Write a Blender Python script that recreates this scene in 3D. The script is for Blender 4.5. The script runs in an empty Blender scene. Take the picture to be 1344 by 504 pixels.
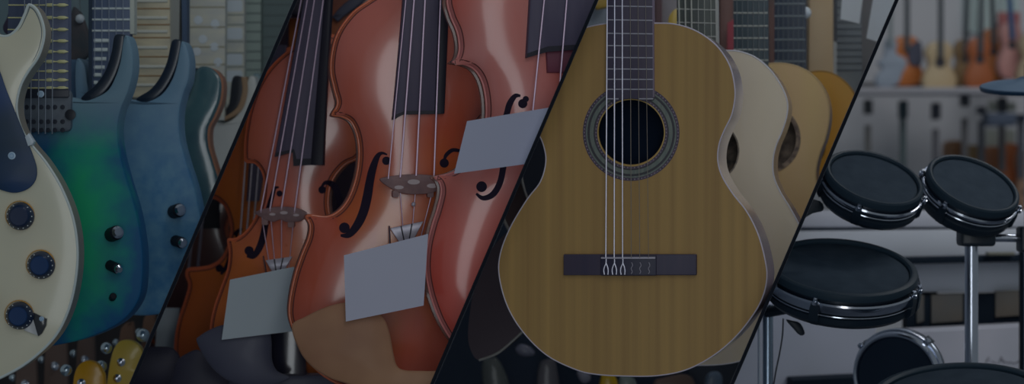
import bpy, bmesh, math, random
import numpy as np
from mathutils import Vector, Matrix
from mathutils.geometry import tessellate_polygon
random.seed(7)
F = 3500.0; H = 1.1; K = 0.16; SL = 216/504.0
C0 = Vector((0, 0, H))
col = bpy.context.scene.collection
# ------------------------------------------------------------------ placing
def P(px, py, d):
    return C0 + Vector(((px-672)/F, 1, -(py-252)/F))*d
class Pl:
    """a flat plane standing in the shop; at() gives the point of it seen in a direction"""
    def __init__(s, px, py, d, yaw=0, pitch=0):
        s.O = P(px, py, d)
        n = Vector((0, -1, 0)); n.rotate(Matrix.Rotation(math.radians(pitch), 3, 'X')); n.rotate(Matrix.Rotation(math.radians(-yaw), 3, 'Z'))
        s.n = n.normalized(); s.d = d
    def at(s, px, py, h=0.0):
        r = Vector(((px-672)/F, 1, -(py-252)/F))
        t = (s.O-C0).dot(s.n)/r.dot(s.n)
        return C0 + r*t + s.n*h
    def px(s, n): return n*s.d/F
# ------------------------------------------------------------------ materials
def lin(c):
    c /= 255.0
    return c/12.92 if c <= .04045 else ((c+.055)/1.055)**2.4
def D(rgb, k=None):
    v = [lin(c)/(k or K) for c in rgb]; q = min(1, .92/max(v))
    return tuple(x*q for x in v) + (1,)
MATS = {}
def mat(name, a, b=None, rough=.5, metal=0, coat=0, spec=.5, scale=(8, 8, 8), detail=3, mode='noise', pos=(.35, .65), bump=0, c0=None, k=None, c=None, mix=None):
    if name in MATS: return MATS[name]
    m = bpy.data.materials.new(name); m.use_nodes = True; N = m.node_tree; p = N.nodes['Principled BSDF']
    p.inputs['Roughness'].default_value = rough; p.inputs['Metallic'].default_value = metal
    p.inputs['Coat Weight'].default_value = coat; p.inputs['Coat Roughness'].default_value = .12
    p.inputs['Specular IOR Level'].default_value = spec
    p.inputs['Base Color'].default_value = D(a, k)
    tc = N.nodes.new('ShaderNodeTexCoord')
    if b is not None:
        mp = N.nodes.new('ShaderNodeMapping'); mp.inputs['Scale'].default_value = scale
        N.links.new(tc.outputs['Object'], mp.inputs['Vector'])
        r = N.nodes.new('ShaderNodeValToRGB'); e = r.color_ramp.elements
        e[0].position, e[1].position = pos; e[0].color = D(a, k); e[1].color = D(b, k)
        if c is not None:
            x = e.new((pos[0]+pos[1])/2); x.color = D(c, k)
        nz = N.nodes.new('ShaderNodeTexNoise'); nz.inputs['Scale'].default_value = 1; nz.inputs['Detail'].default_value = detail
        N.links.new(mp.outputs[0], nz.inputs['Vector'])
        if mode == 'noise':
            N.links.new(nz.outputs['Fac'], r.inputs['Fac'])
        else:       # burst: distance from c0 (local metres), scaled, roughened with noise
            sb = N.nodes.new('ShaderNodeVectorMath'); sb.operation = 'SUBTRACT'; sb.inputs[1].default_value = c0
            N.links.new(tc.outputs['Object'], sb.inputs[0])
            ml = N.nodes.new('ShaderNodeVectorMath'); ml.operation = 'MULTIPLY'; ml.inputs[1].default_value = mode
            N.links.new(sb.outputs[0], ml.inputs[0])
            ln = N.nodes.new('ShaderNodeVectorMath'); ln.operation = 'LENGTH'; N.links.new(ml.outputs[0], ln.inputs[0])
            ad = N.nodes.new('ShaderNodeMath'); ad.operation = 'MULTIPLY_ADD'; ad.inputs[1].default_value = .7; 
            N.links.new(nz.outputs['Fac'], ad.inputs[0]); N.links.new(ln.outputs['Value'], ad.inputs[2])
            N.links.new(ad.outputs[0], r.inputs['Fac'])
        out = r.outputs[0]
        if mix:      # grey reflection put into the colour towards the top of the body
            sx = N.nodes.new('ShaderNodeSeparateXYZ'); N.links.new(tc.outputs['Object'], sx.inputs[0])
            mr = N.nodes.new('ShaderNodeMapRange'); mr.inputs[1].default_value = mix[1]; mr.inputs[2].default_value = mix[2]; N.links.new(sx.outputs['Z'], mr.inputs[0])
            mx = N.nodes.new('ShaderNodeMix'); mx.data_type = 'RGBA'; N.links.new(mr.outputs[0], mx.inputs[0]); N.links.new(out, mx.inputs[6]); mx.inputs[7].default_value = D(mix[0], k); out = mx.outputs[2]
        N.links.new(out, p.inputs['Base Color'])
        if bump:
            bp = N.nodes.new('ShaderNodeBump'); bp.inputs['Strength'].default_value = bump; bp.inputs['Distance'].default_value = .002
            N.links.new(nz.outputs['Fac'], bp.inputs['Height']); N.links.new(bp.outputs[0], p.inputs['Normal'])
    MATS[name] = m
    return m
# ------------------------------------------------------------------ objects
def part_plane(x0):          # the slanted plane of a partition, positive side = right
    n = Vector((F, 672-x0+252*SL, -SL*F)).normalized()
    return n
N1, N2, N3 = part_plane(388), part_plane(783), part_plane(1177)
TH = .0044
CLIP = []
def setclip(lo, hi):
    CLIP.clear()
    if lo is not None: CLIP.append((C0+lo*TH/2, -lo))
    if hi is not None: CLIP.append((C0-hi*TH/2, hi))
CUR = {}
def thing(name, label, cat, loc, group=None):
    o = bpy.data.objects.new(name, None); col.objects.link(o); o.location = loc; o.empty_display_size = .02
    o['label'] = label; o['category'] = cat
    if group: o['group'] = group
    return o
def wloc(o):
    l = o.location.copy()
    while o.parent: o = o.parent; l += o.location
    return l
def obj(name, bm, m, parent=None, label=None, ang=35, clip=True, keep=None):
    bmesh.ops.triangulate(bm, faces=[f for f in bm.faces if len(f.verts) > 4])
    if clip:
        for co, no in CLIP:
            ds = [(v.co-co).dot(no) for v in bm.verts]
            if not ds: break
            if max(ds) <= 1e-6: continue
            if min(ds) >= -1e-6:
                bm.free(); return None
            r = bmesh.ops.bisect_plane(bm, geom=bm.verts[:]+bm.edges[:]+bm.faces[:], dist=1e-6, plane_co=co, plane_no=no, clear_outer=True)
            ed = [e for e in r['geom_cut'] if isinstance(e, bmesh.types.BMEdge) and e.is_valid and e.is_boundary]
            if ed:
                try:
                    bmesh.ops.triangle_fill(bm, edges=ed, use_beauty=True, normal=no)
                except Exception: pass
    if not bm.faces: bm.free(); return None
    me = bpy.data.meshes.new(name)
    base = wloc(parent) if parent else None
    if base is None:
        xs = [v.co for v in bm.verts]; base = Vector((sum(v.x for v in xs)/len(xs), sum(v.y for v in xs)/len(xs), min(v.z for v in xs)))
    off = base
    for v in bm.verts: v.co -= off
    bmesh.ops.recalc_face_normals(bm, faces=bm.faces[:])
    bm.to_mesh(me); bm.free()
    for x in (m if isinstance(m, (list, tuple)) else [m]): me.materials.append(x)
    for p in me.polygons: p.use_smooth = True
    me.set_sharp_from_angle(angle=math.radians(ang))
    o = bpy.data.objects.new(name, me); col.objects.link(o)
    if parent: o.parent = parent
    else: o.location = off
    if label: o['label'] = label
    return o
def single(name, bm, m, label, cat, group=None, **k):
    o = obj(name, bm, m, None, label, **k)
    if o:
        o['category'] = cat
        if group: o['group'] = group
    return o
# ------------------------------------------------------------------ shapes
def smooth(pts, closed=True, n=6):
    out = []; L = len(pts)
    for i in range(L if closed else L-1):
        g = (lambda j: pts[j % L]) if closed else (lambda j: pts[max(0, min(L-1, j))])
        p0, p1, p2, p3 = g(i-1), g(i), g(i+1), g(i+2)
        for k in range(n):
            t = k/n
            out.append(tuple(.5*((2*p1[a]) + (-p0[a]+p2[a])*t + (2*p0[a]-5*p1[a]+4*p2[a]-p3[a])*t*t + (-p0[a]+3*p1[a]-3*p2[a]+p3[a])*t**3) for a in range(len(p1))))
    if not closed: out.append(tuple(pts[-1]))
    return out
def area2(o): return sum(o[i][0]*o[(i+1) % len(o)][1]-o[(i+1) % len(o)][0]*o[i][1] for i in range(len(o)))
def inset(o, w):
    L = len(o); s = 1 if area2(o) > 0 else -1; r = []
    for i in range(L):
        ax, ay = o[i-1]; bx, by = o[(i+1) % L]; dx, dy = bx-ax, by-ay; q = math.hypot(dx, dy) or 1
        r.append((o[i][0]-dy/q*w*s, o[i][1]+dx/q*w*s))
    return r
def circle(cx, cy, r, n=40, ry=None, rot=0):
    ry = r if ry is None else ry; c, s = math.cos(rot), math.sin(rot)
    return [(cx+r*math.cos(a)*c-ry*math.sin(a)*s, cy+r*math.cos(a)*s+ry*math.sin(a)*c) for a in (2*math.pi*i/n for i in range(n))]
def capface(bm, V, o, mi=0):
    if len(V) <= 4: f = bm.faces.new(V); f.material_index = mi; return
    for a, b, c in tessellate_polygon([[Vector((x, y, 0)) for x, y in o]]):
        if len({a, b, c}) == 3:
            try: f = bm.faces.new((V[a], V[b], V[c])); f.material_index = mi
            except ValueError: pass
def slab(pl, o, top, bot, bev=0, hole=None, front=True, back=True, bm=None, mi=0, mside=None):
    """outline o (closed) from height bot to top above plane pl; bev = rounded front edge, metres"""
    bm = bm or bmesh.new(); L = len(o); ms = mi if mside is None else mside
    def ring(oo, h): return [bm.verts.new(pl.at(x, y, h)) for x, y in oo]
    def wall(a, b, m):
        for i in range(len(a)):
            f = bm.faces.new((a[i], a[(i+1) % len(a)], b[(i+1) % len(b)], b[i])); f.material_index = m
    if bev:
        w = bev/pl.px(1)
        rs = [ring(inset(o, w*(1-math.cos(a))), top-bev*(1-math.sin(a))) for a in (math.pi/2, math.pi/4, 0)]
        rs = [ring(inset(o, w), top), ring(inset(o, w*.3), top-bev*.3), ring(o, top-bev)]
        wall(rs[0], rs[1], mi); wall(rs[1], rs[2], mi); fr = rs[0]; so = rs[2]
    else: fr = so = ring(o, top)
    bk = ring(o, bot); wall(so, bk, ms)
    if hole:
        h1 = ring(hole, top); h2 = ring(hole, bot); wall(h1, h2, ms)
    for on, A, B in ((front, fr, hole and h1), (back, bk, hole and h2)):
        if not on: continue
        if B:
            es = []
            for Q in (A, B):
                for i in range(len(Q)):
                    e = bm.edges.get((Q[i], Q[(i+1) % len(Q)])) or bm.edges.new((Q[i], Q[(i+1) % len(Q)])); es.append(e)
            r = bmesh.ops.triangle_fill(bm, edges=es, use_beauty=True, normal=pl.n)
            for g in r['geom']:
                if isinstance(g, bmesh.types.BMFace): g.material_index = mi
        else: capface(bm, A, o, mi)
    return bm
def ring_slab(pl, cx, cy, r1, r0, top, bot, n=56):
    bm = bmesh.new()
    def R(r, h): return [bm.verts.new(pl.at(x, y, h)) for x, y in circle(cx, cy, r, n)]
    A, B, C, E = R(r1, top), R(r0, top), R(r0, bot), R(r1, bot)
    for U, V in ((A, B), (B, C), (C, E), (E, A)):
        for i in range(n): bm.faces.new((U[i], U[(i+1) % n], V[(i+1) % n], V[i]))
    return bm
def tube(pts, r, closed=False, seg=8, bm=None):
    bm = bm or bmesh.new(); L = len(pts); rings = []
    for i, p in enumerate(pts):
        a = pts[i-1] if (i or closed) else p; b = pts[(i+1) % L] if (i < L-1 or closed) else p
        t = (b-a).normalized(); u = t.cross(Vector((0, 1, 0)))
        if u.length < 1e-3: u = t.cross(Vector((1, 0, 0)))
        u.normalize(); v = t.cross(u); rr = r[i] if isinstance(r, (list, tuple)) else r
        rings.append([bm.verts.new(p+u*rr*math.cos(q)+v*rr*math.sin(q)) for q in (2*math.pi*k/seg for k in range(seg))])
    for i in range(L if closed else L-1):
        A, B = rings[i], rings[(i+1) % L]
        for k in range(seg): bm.faces.new((A[k], A[(k+1) % seg], B[(k+1) % seg], B[k]))
    if not closed: bm.faces.new(rings[0]); bm.faces.new(rings[-1])
    return bm
def frame_of(n):
    n = n.normalized(); u = n.cross(Vector((0, 1, 0)))
    if u.length < .05: u = n.cross(Vector((0, 0, 1)))
    u.normalize(); return u, n.cross(u), n
def lathe(c, n, prof, seg=48, bm=None, mids=None, closed=False):
    """profile of (radius, height along n); repeat a point for a sharp edge"""
    bm = bm or bmesh.new(); u, v, n = frame_of(n); rings = []
    for r, h in prof:
        if r < 1e-6: rings.append([bm.verts.new(c+n*h)])
        else: rings.append([bm.verts.new(c+n*h+u*r*math.cos(a)+v*r*math.sin(a)) for a in (2*math.pi*k/seg for k in range(seg))])
    pairs = list(zip(rings, rings[1:])) + ([(rings[-1], rings[0])] if closed else [])
    for j, (A, B) in enumerate(pairs):
        for k in range(seg):
            q = (k+1) % seg
            if len(A) == 1 and len(B) == 1: break
            if len(A) == 1: f = bm.faces.new((A[0], B[k], B[q]))
            elif len(B) == 1: f = bm.faces.new((A[k], A[q], B[0]))
            else: f = bm.faces.new((A[k], A[q], B[q], B[k]))
            if mids: f.material_index = mids[j]
    return bm
def ball(c, r, sq=1, bm=None, seg=16):
    return lathe(c, Vector((0, -1, 0)), [(r*math.sin(math.pi*i/8), r*sq*math.cos(math.pi*i/8)) for i in range(9)], seg, bm)
def stroke(pts, w, n=5):     # outline of a brush stroke of changing width (pixels)
    q = smooth([(p[0], p[1], ww) for p, ww in zip(pts, w)], False, n); L = []; R = []
    for i in range(len(q)):
        a = q[max(0, i-1)]; b = q[min(len(q)-1, i+1)]; dx, dy = b[0]-a[0], b[1]-a[1]; s = math.hypot(dx, dy) or 1
        L.append((q[i][0]-dy/s*q[i][2]/2, q[i][1]+dx/s*q[i][2]/2)); R.append((q[i][0]+dy/s*q[i][2]/2, q[i][1]-dx/s*q[i][2]/2))
    return L+R[::-1]
def rect(x0, y0, x1, y1): return [(x0, y0), (x1, y0), (x1, y1), (x0, y1)]
def rrect(x0, y0, x1, y1, r=3):
    o = []
    for cx, cy, a0 in ((x1-r, y0+r, -90), (x1-r, y1-r, 0), (x0+r, y1-r, 90), (x0+r, y0+r, 180)):
        for k in range(4):
            a = math.radians(a0+k*30); o.append((cx+r*math.cos(a), cy+r*math.sin(a)))
    return o
class Dome:
    """smooth bulge height over an outline, 0 at the edge and 1 at the highest point"""
    def __init__(s, o, power=.62, step=3.0):
        xs = [p[0] for p in o]; ys = [p[1] for p in o]; s.x0, s.y0, s.st = min(xs)-step*2, min(ys)-step*2, step
        W = int((max(xs)-s.x0)/step)+3; Hh = int((max(ys)-s.y0)/step)+3
        gx = s.x0+np.arange(W)*step; gy = s.y0+np.arange(Hh)*step; X, Y = np.meshgrid(gx, gy); ins = np.zeros_like(X, bool)
        L = len(o)
        for i in range(L):
            (ax, ay), (bx, by) = o[i], o[(i+1) % L]
            if ay == by: continue
            c = (ay > Y) != (by > Y); ins ^= c & (X < (bx-ax)*(Y-ay)/(by-ay)+ax)
        f = np.zeros_like(X); m = ins.astype(float)
        for k in range(700):
            n = f.copy(); n[1:-1, 1:-1] = .25*(f[:-2, 1:-1]+f[2:, 1:-1]+f[1:-1, :-2]+f[1:-1, 2:])+1.0
            f = n*m
        g = (f/f.max())**power
        for k in range(3):
            n = g.copy(); n[1:-1, 1:-1] = .25*(g[:-2, 1:-1]+g[2:, 1:-1]+g[1:-1, :-2]+g[1:-1, 2:]); g = n
        s.g = g
    def __call__(s, x, y):
        u = (x-s.x0)/s.st; v = (y-s.y0)/s.st; i = int(max(0, min(s.g.shape[1]-2, math.floor(u)))); j = int(max(0, min(s.g.shape[0]-2, math.floor(v)))); a = u-i; b = v-j; g = s.g
        return float((g[j, i]*(1-a)+g[j, i+1]*a)*(1-b)+(g[j+1, i]*(1-a)+g[j+1, i+1]*a)*b)
class Arch:
    """arched plate: rings from the outline in to the long axis"""
    def __init__(s, pl, o, a, b, hgt, edge=2.5, purf=(5.5, 7.5)):
        s.pl, s.o = pl, o; ax, ay = a; bx, by = b; l2 = (bx-ax)**2+(by-ay)**2
        bm = bmesh.new(); rings = []; dm = Dome(o)
        foot = []
        for x, y in o:
            t = max(0.0, min(1.0, ((x-ax)*(bx-ax)+(y-ay)*(by-ay))/l2)); foot.append((ax+t*(bx-ax), ay+t*(by-ay)))
        L = len(o)
        for _ in range(6): foot = [((foot[i-1][0]+foot[i][0]*2+foot[(i+1) % L][0])/4, (foot[i-1][1]+foot[i][1]*2+foot[(i+1) % L][1])/4) for i in range(L)]
        foot = [(ax+(bx-ax)*q, ay+(by-ay)*q) for q in (round(60*((fx-ax)*(bx-ax)+(fy-ay)*(by-ay))/l2)/60 for fx, fy in foot)]
        io = {w: inset(o, w) for w in (edge*.5, edge, purf[0], purf[1])}
        for w, h in ((0, -.0022), (0, -.0008), (edge*.5, 0), (edge, 0), (purf[0], 0), (purf[1], 0)):
            rings.append([bm.verts.new(pl.at(x, y, h+(hgt*dm(x, y) if w > edge else 0))) for x, y in (io[w] if w else o)])
        P1 = io[purf[1]]
        for k in range(1, 19):
            t = k/18; R = []
            for (x, y), (fx, fy) in zip(P1, foot):
                X, Y = x+(fx-x)*t, y+(fy-y)*t; R.append(bm.verts.new(pl.at(X, Y, hgt*dm(X, Y))))
            rings.append(R)
        for j in range(len(rings)-1):
            mi = 1 if j < 4 else (2 if j == 4 else 0)
            for i in range(L):
                f = bm.faces.new((rings[j][i], rings[j][(i+1) % L], rings[j+1][(i+1) % L], rings[j+1][i])); f.material_index = mi
        capface(bm, rings[0], o, 1)
        bmesh.ops.triangulate(bm, faces=[f for f in bm.faces if len(f.verts) > 4])
        bmesh.ops.remove_doubles(bm, verts=bm.verts[:], dist=2e-5)
        from mathutils.bvhtree import BVHTree
        s.bm = bm; s.bv = BVHTree.FromBMesh(bm)
    def hit(s, px, py):
        p = s.pl.at(px, py); r = (p-C0).normalized(); h = s.bv.ray_cast(C0, r)
        return h[0] if h[0] else p
    def inlay(s, o, top=.0006):      # thin piece following the arch
        bm = bmesh.new(); A = [bm.verts.new(s.hit(x, y)+s.pl.n*top) for x, y in o]; B = [bm.verts.new(v.co-s.pl.n*.003) for v in A]
        L = len(o); h = L//2
        for i in range(L): bm.faces.new((A[i], A[(i+1) % L], B[(i+1) % L], B[i]))
        for i in range(h-1):
            bm.faces.new((A[i], A[i+1], A[L-2-i], A[L-1-i]))
            bm.faces.new((B[i], B[i+1], B[L-2-i], B[L-1-i]))
        return bm
    def disc(s, cx, cy, r):
        bm = bmesh.new(); c = circle(cx, cy, r, 20)
        A = [bm.verts.new(s.hit(x, y)+s.pl.n*.0009) for x, y in c]; B = [bm.verts.new(v.co-s.pl.n*.003) for v in A]
        for i in range(20): bm.faces.new((A[i], A[(i+1) % 20], B[(i+1) % 20], B[i]))
        bm.faces.new(A); bm.faces.new(B); return bm
def lerp(a, b, t): return a+(b-a)*t
def neck(par, pl, y0, xa0, xb0, y1, xa1, xb1, frets, mb, mf, strings=(), ms=None, h=.010, thick=.02, fw=1.0, fname='fret', sw=.7, side=None, arc=False, y_end=None):
    X = lambda y: (lerp(xa0, xa1, (y-y0)/(y1-y0)), lerp(xb0, xb1, (y-y0)/(y1-y0)))
    o = [(xa0, y0), (xb0, y0), (xb1, y1), (xa1, y1)]
    if arc:
        o = [(xa0, y0), (xb0, y0), (xb1, y1)] + [(828.5+44*math.sin(a), 173.5-44*math.cos(a)) for a in [math.radians(q) for q in (25, 14, 0, -14, -25)]] + [(xa1, y1)]
    obj('fingerboard', slab(pl, o, h, h-thick, .0008), mb, par)
    for y in frets:
        dy = 0
        if isinstance(y, tuple): y, dy = y
        a, b = X(y); A = pl.at(a, y+dy/2, h); B = pl.at(b, y-dy/2, h)
        obj(fname, tube([A, B], pl.px(fw), seg=6), mf, par)
    for s in strings:
        if len(s) == 3: (xa, ya), (xb, yb), r = s
        obj('string', tube([pl.at(xa, ya, h+.003), pl.at(xb, yb, h+.003)], pl.px(r), seg=6), ms or mf, par)

# ------------------------------------------------------------------ common materials
BLK = mat('black_plastic', (12, 15, 20), rough=.35)
CHR = mat('chrome', (150, 155, 165), rough=.18, metal=1, k=.35)
STL = mat('string_steel', (120, 122, 130), rough=.3, metal=.6, k=.2)
PART = mat('black_lacquer_board', (7, 9, 14), rough=.75, spec=.1)

# ================================================================== SETTING
def struct(name, bm, m, clip=False):
    o = obj(name, bm, m, None, clip=clip); o['kind'] = 'structure'; return o
def box(x0, x1, y0, y1, z0, z1):
    bm = bmesh.new(); V = [bm.verts.new((x, y, z)) for x in (x0, x1) for y in (y0, y1) for z in (z0, z1)]
    for f in ((0, 1, 3, 2), (4, 6, 7, 5), (0, 4, 5, 1), (2, 3, 7, 6), (0, 2, 6, 4), (1, 5, 7, 3)): bm.faces.new([V[i] for i in f])
    return bm
FLOOR = mat('dark_floor', (30, 34, 40), (40, 44, 50), rough=.6, scale=(3, 3, 3))
struct('floor', box(-3, 5, 2.2, 12.6, -.05, 0), FLOOR)
def leaning(name, n, y0, y1, th, m):
    bm = bmesh.new(); V = []
    for sgn in (-1, 1):
        for y in (y0, y1):
            for z in (-H, 1.2):
                V.append(bm.verts.new(C0+Vector(((sgn*th/2-n.y*y-n.z*z)/n.x, y, z))))
    for f in ((0, 1, 3, 2), (4, 6, 7, 5), (0, 4, 5, 1), (2, 3, 7, 6), (0, 2, 6, 4), (1, 5, 7, 3)): bm.faces.new([V[i] for i in f])
    struct(name, bm, m)
PWALL = mat('partition_pale_grey', (88, 92, 98), rough=.7)  # pale so the unseen partition sides bounce lamp light into the bays
for k, (nm, n) in enumerate((('wall_left', N1), ('wall_middle', N2), ('wall_right', N3))):
    leaning(nm, n, 3.32, 5.2, TH*.8, PWALL); leaning('trim_%d' % (k+1), n, 3.28, 3.32, TH, PART)
def backwall(x0, x1, m, lo, hi):
    setclip(lo, hi)
    struct('wall_back', box(x0, x1, 5.2, 5.24, 0, 2.3), m, clip=True)
B1 = mat('backdrop_shop_left', (34, 34, 34), (58, 62, 62), rough=.9, scale=(5, 5, 2), spec=.1)
backwall(-2.6, 1, B1, None, N1)
B2 = mat('backdrop_plum', (26, 24, 32), (40, 32, 38), rough=.9, scale=(6, 6, 3), spec=.1)
backwall(-2, 2, B2, N1, N2)
B3 = mat('backdrop_night', (19, 25, 33), (25, 30, 39), rough=.9, scale=(6, 6, 3), spec=.1)
backwall(-2, 2, B3, N2, N3)
CLIP.clear()
FW = mat('shop_wall_grey', (94, 96, 99), (102, 102, 105), rough=.8, scale=(.6, .6, .6), spec=.2)
struct('wall_far', box(-1.5, 5, 12, 12.1, 0, 4.2), FW)

# ================================================================== BAY 1 : electric guitars
setclip(None, N1)
G1 = 'electric guitars hanging in a row'
# --- cream guitar
pl = Pl(0, 260, 3.44, 0)
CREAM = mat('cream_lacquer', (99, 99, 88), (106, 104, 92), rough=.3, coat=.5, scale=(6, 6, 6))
t = thing('electric_guitar', 'cream single cutaway electric guitar with dark blue pickguard and three knobs, nearest on the left', 'guitar', pl.at(-100, 515, -.04), G1)
lp = smooth([(-24, 18), (-10, 40), (8, 46), (22, 36), (31, 18), (37, 5), (48, 10), (56, 25), (59.5, 42), (57, 60), (50, 78), (38, 95), (28, 114), (23, 140), (28, 165), (40, 186), (62, 213), (82, 246), (97, 285), (103, 325), (101, 365), (92, 405), (75, 440), (48, 468), (15, 490), (-30, 508), (-100, 515), (-180, 505), (-250, 470), (-300, 410), (-320, 340), (-310, 270), (-270, 215), (-235, 165), (-225, 110), (-235, 50), (-210, -5), (-160, -30), (-100, -32), (-45, -20)])
lpa = Arch(pl, lp, (-30, 175), (-105, 370), .006, 1, (2, 3))
obj('body', lpa.bm, [CREAM, CREAM, CREAM], t)
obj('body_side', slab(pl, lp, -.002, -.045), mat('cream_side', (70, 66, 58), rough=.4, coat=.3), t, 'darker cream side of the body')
BIND = mat('binding_grey_white', (100, 106, 106), rough=.35)
obj('binding', tube([pl.at(x, y, 0) for x, y in inset(lp, 1.6)], pl.px(1.9), True), BIND, t, 'pale grey edge binding')
obj('purfling', tube([pl.at(x, y, .0006) for x, y in inset(lp, 4.6)], pl.px(.8), True, 6), mat('binding_dark', (50, 58, 62), rough=.5), t, 'thin dark line inside the binding')
PG = mat('pickguard_navy', (9, 22, 34), (10, 30, 62), rough=.4, coat=.05, spec=.3, scale=(3, 3, 5), pos=(.42, .62))
pg = smooth([(-60, 60), (-12, 66), (0, 90), (10, 118), (22, 148), (36, 182), (45, 204), (50, 222), (48, 237), (38, 248), (22, 253), (5, 250), (-20, 240), (-60, 235), (-75, 150)])
g = obj('pickguard', slab(pl, pg, .010, .0075, .0008), PG, t, 'dark navy pickguard')
def screw(par, pl, x, y, r, h, m=CHR, nm='screw'):
    s = obj(nm, lathe(pl.at(x, y, h), pl.n, [(0, .001), (pl.px(r*.45), .001), (pl.px(r*.5), .0002), (pl.px(r*.6), .0012), (pl.px(r), .0008), (pl.px(r), -.001)], 20), m, par)
    return s
screw(g, pl, 17.5, 204.5, 5, .010, mat('screw_pale', (92, 108, 122), rough=.3, k=.2))
obj('pickguard_bracket', slab(pl, [(35, 180), (40, 175), (47, 186), (45, 190), (39, 192)], .013, -.001, .0008), mat('bracket_pale', (110, 118, 124), rough=.3), t, 'pale metal bracket at the guard edge')
# neck and pickup beyond the left frame edge, on the centre line
neck(t, pl, -120, -135, -75, 40, -138, -72, [-100, -70, -40, -10, 20], mat('rosewood_dark', (24, 20, 24), rough=.5), STL, h=.012)
AMB = mat('knob_amber', (96, 66, 12), rough=.25, coat=.4); KB = mat('knob_black', (8, 18, 34), rough=.4, coat=.1, spec=.3); KT = mat('knob_blue_top', (9, 25, 48), rough=.5, coat=0, spec=.3); TICK = mat('knob_white_marks', (105, 110, 112), rough=.5)
def speed_knob(x, y, r, top):
    R = pl.px(r); c = pl.at(x-1.5, y-1.5, .006)
    k = obj('knob', lathe(c, pl.n, [(R*1.04, 0), (R*1.04, .003), (R, .005), (R*.97, .005)], 32), AMB, t, 'black knob on an amber skirt with white tick marks')
    if not k: return
    c = pl.at(x, y, .006)
    obj('knob_cap', lathe(c, pl.n, [(R*.98, .004), (R*.96, .008), (R*.74, .017), (R*.66, .0185), (0, .0185)], 32), [KB], k)
    obj('knob_top', lathe(c, pl.n, [(R*.66, .0186), (R*.60, .0194), (0, .0190)], 32), top, k, 'blue shining knob top')
    tk = bmesh.new(); u, v, n = frame_of(pl.n)
    for i in range(13):
        a = math.radians(-60+i*24); p = c+(u*math.cos(a)+v*math.sin(a))*R*.86+pl.n*.0125
        ball(p, R*.055, 1, tk, 6)
    obj('tick_marks', tk, TICK, k)
    s = pl.at(x-r*.62, y+r*.62, .012); obj('knob_pointer', ball(s, R*.14, .5), TICK, k)
speed_knob(29, 284, 18.5, mat('knob_grey_top', (18, 24, 38), rough=.5, spec=.3)); speed_knob(56, 348, 18.5, KT); speed_knob(28, 414, 18.5, KT); speed_knob(-20, 395, 18.5, KT)
obj('selector_plate', slab(pl, [(42, 408), (63, 418), (62, 427), (57, 437), (52, 441)], .010, 0, .0006), mat('plate_black', (14, 16, 20), rough=.15, coat=1), t, 'black triangular plate half')
obj('jack_plate', slab(pl, [(33, 433), (43.5, 412), (51.5, 440)], .0104, 0, .0006), mat('plate_silver', (88, 90, 92), rough=.3), t, 'silver triangular plate half')
screw(t, pl, 56.5, 418, 3.2, .0105, mat('screw_pale', (92, 108, 122)))
# --- neck of the guitar just behind, with green top
def bevel_horn(par, pl, o, m, label=None):
    obj('cutaway_bevel', slab(pl, smooth(o, True, 4), -.001, -.03, .002), m, par, label)
NAVYBLK = mat('bevel_black', (6, 13, 22), rough=.3, coat=.3)
pl = Pl(110, 300, 3.66, 3)
root = pl.at(110, 455, -.04)
t = thing('electric_guitar', 'green burst electric guitar with black pickup, half behind the cream guitar', 'guitar', root, G1)
cen = pl.at(112, 285)-root
GRN = mat('green_burst', (3, 80, 54), (6, 40, 64), rough=.5, coat=0, spec=.25, mix=((50, 66, 76), .27, .34), scale=(22, 22, 22), mode=(8.6, 3, 3.0), c0=cen, pos=(.42, .95), c=(4, 66, 60), detail=5)  # mix paints the grey reflection on the horn into the green
gr = smooth([(30, 122), (60, 124), (92, 127), (106, 131), (118, 131), (140, 120), (151, 102), (158, 80), (161, 58), (164, 47), (170, 50), (175, 70), (175, 95), (169, 120), (159, 145), (155, 170), (158, 200), (167, 235), (179, 275), (187, 320), (188, 362), (182, 395), (160, 422), (120, 442), (80, 452), (30, 458), (-40, 450), (-110, 400), (-120, 320), (-80, 240), (-60, 200), (-80, 140), (-60, 80), (-40, 70), (-10, 110)])
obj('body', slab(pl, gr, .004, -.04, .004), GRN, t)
bevel_horn(t, pl, [(150, 47), (160, 45), (163, 50), (158, 80), (148, 106), (134, 124), (118, 132), (106, 130), (112, 122), (126, 110), (138, 92), (146, 68)], NAVYBLK, 'black bevelled cutaway edge')
FB = mat('fretboard_slate', (30, 36, 50), (40, 46, 60), rough=.5, scale=(30, 30, 4))
FR = mat('fret_pale_brass', (100, 100, 74), rough=.35)
neck(t, pl, -60, 16, 92, 121, 10, 92, [-24, -7, 7.5, 24, 39.5, 54.5, 68.5, 81.5, 94, 105.5, 116], FB, FR, h=.012, fw=.9)
for i, y in enumerate([7.5, 24, 39.5, 54.5, 68.5, 81.5, 94, 105.5, 116]):
    for x in (68, 84): obj('fret_glint', lathe(pl.at(x, y, .0125), pl.n, [(0, .0016), (pl.px(4), .0014), (pl.px(6), 0)], 10), FR, t) if False else None
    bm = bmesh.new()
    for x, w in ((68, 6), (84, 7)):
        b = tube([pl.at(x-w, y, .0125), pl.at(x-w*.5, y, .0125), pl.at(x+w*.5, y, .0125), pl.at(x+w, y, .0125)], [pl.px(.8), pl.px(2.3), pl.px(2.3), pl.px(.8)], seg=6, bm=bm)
    obj('fret_reflection', bm, FR, t, 'bright reflection shaped onto a fret')  # pale beads stand in for light glinting off the frets
PK = mat('pickup_grey', (34, 40, 48), (42, 48, 54), rough=.5, scale=(60, 60, 60))
pk = obj('pickup', slab(pl, rrect(20, 118, 96, 173, 7), .0135, .003, .0015), PK, t, 'dark grey pickup with two rows of pole screws')
POL = mat('pole_screw_dark', (12, 16, 24), rough=.4)
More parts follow.
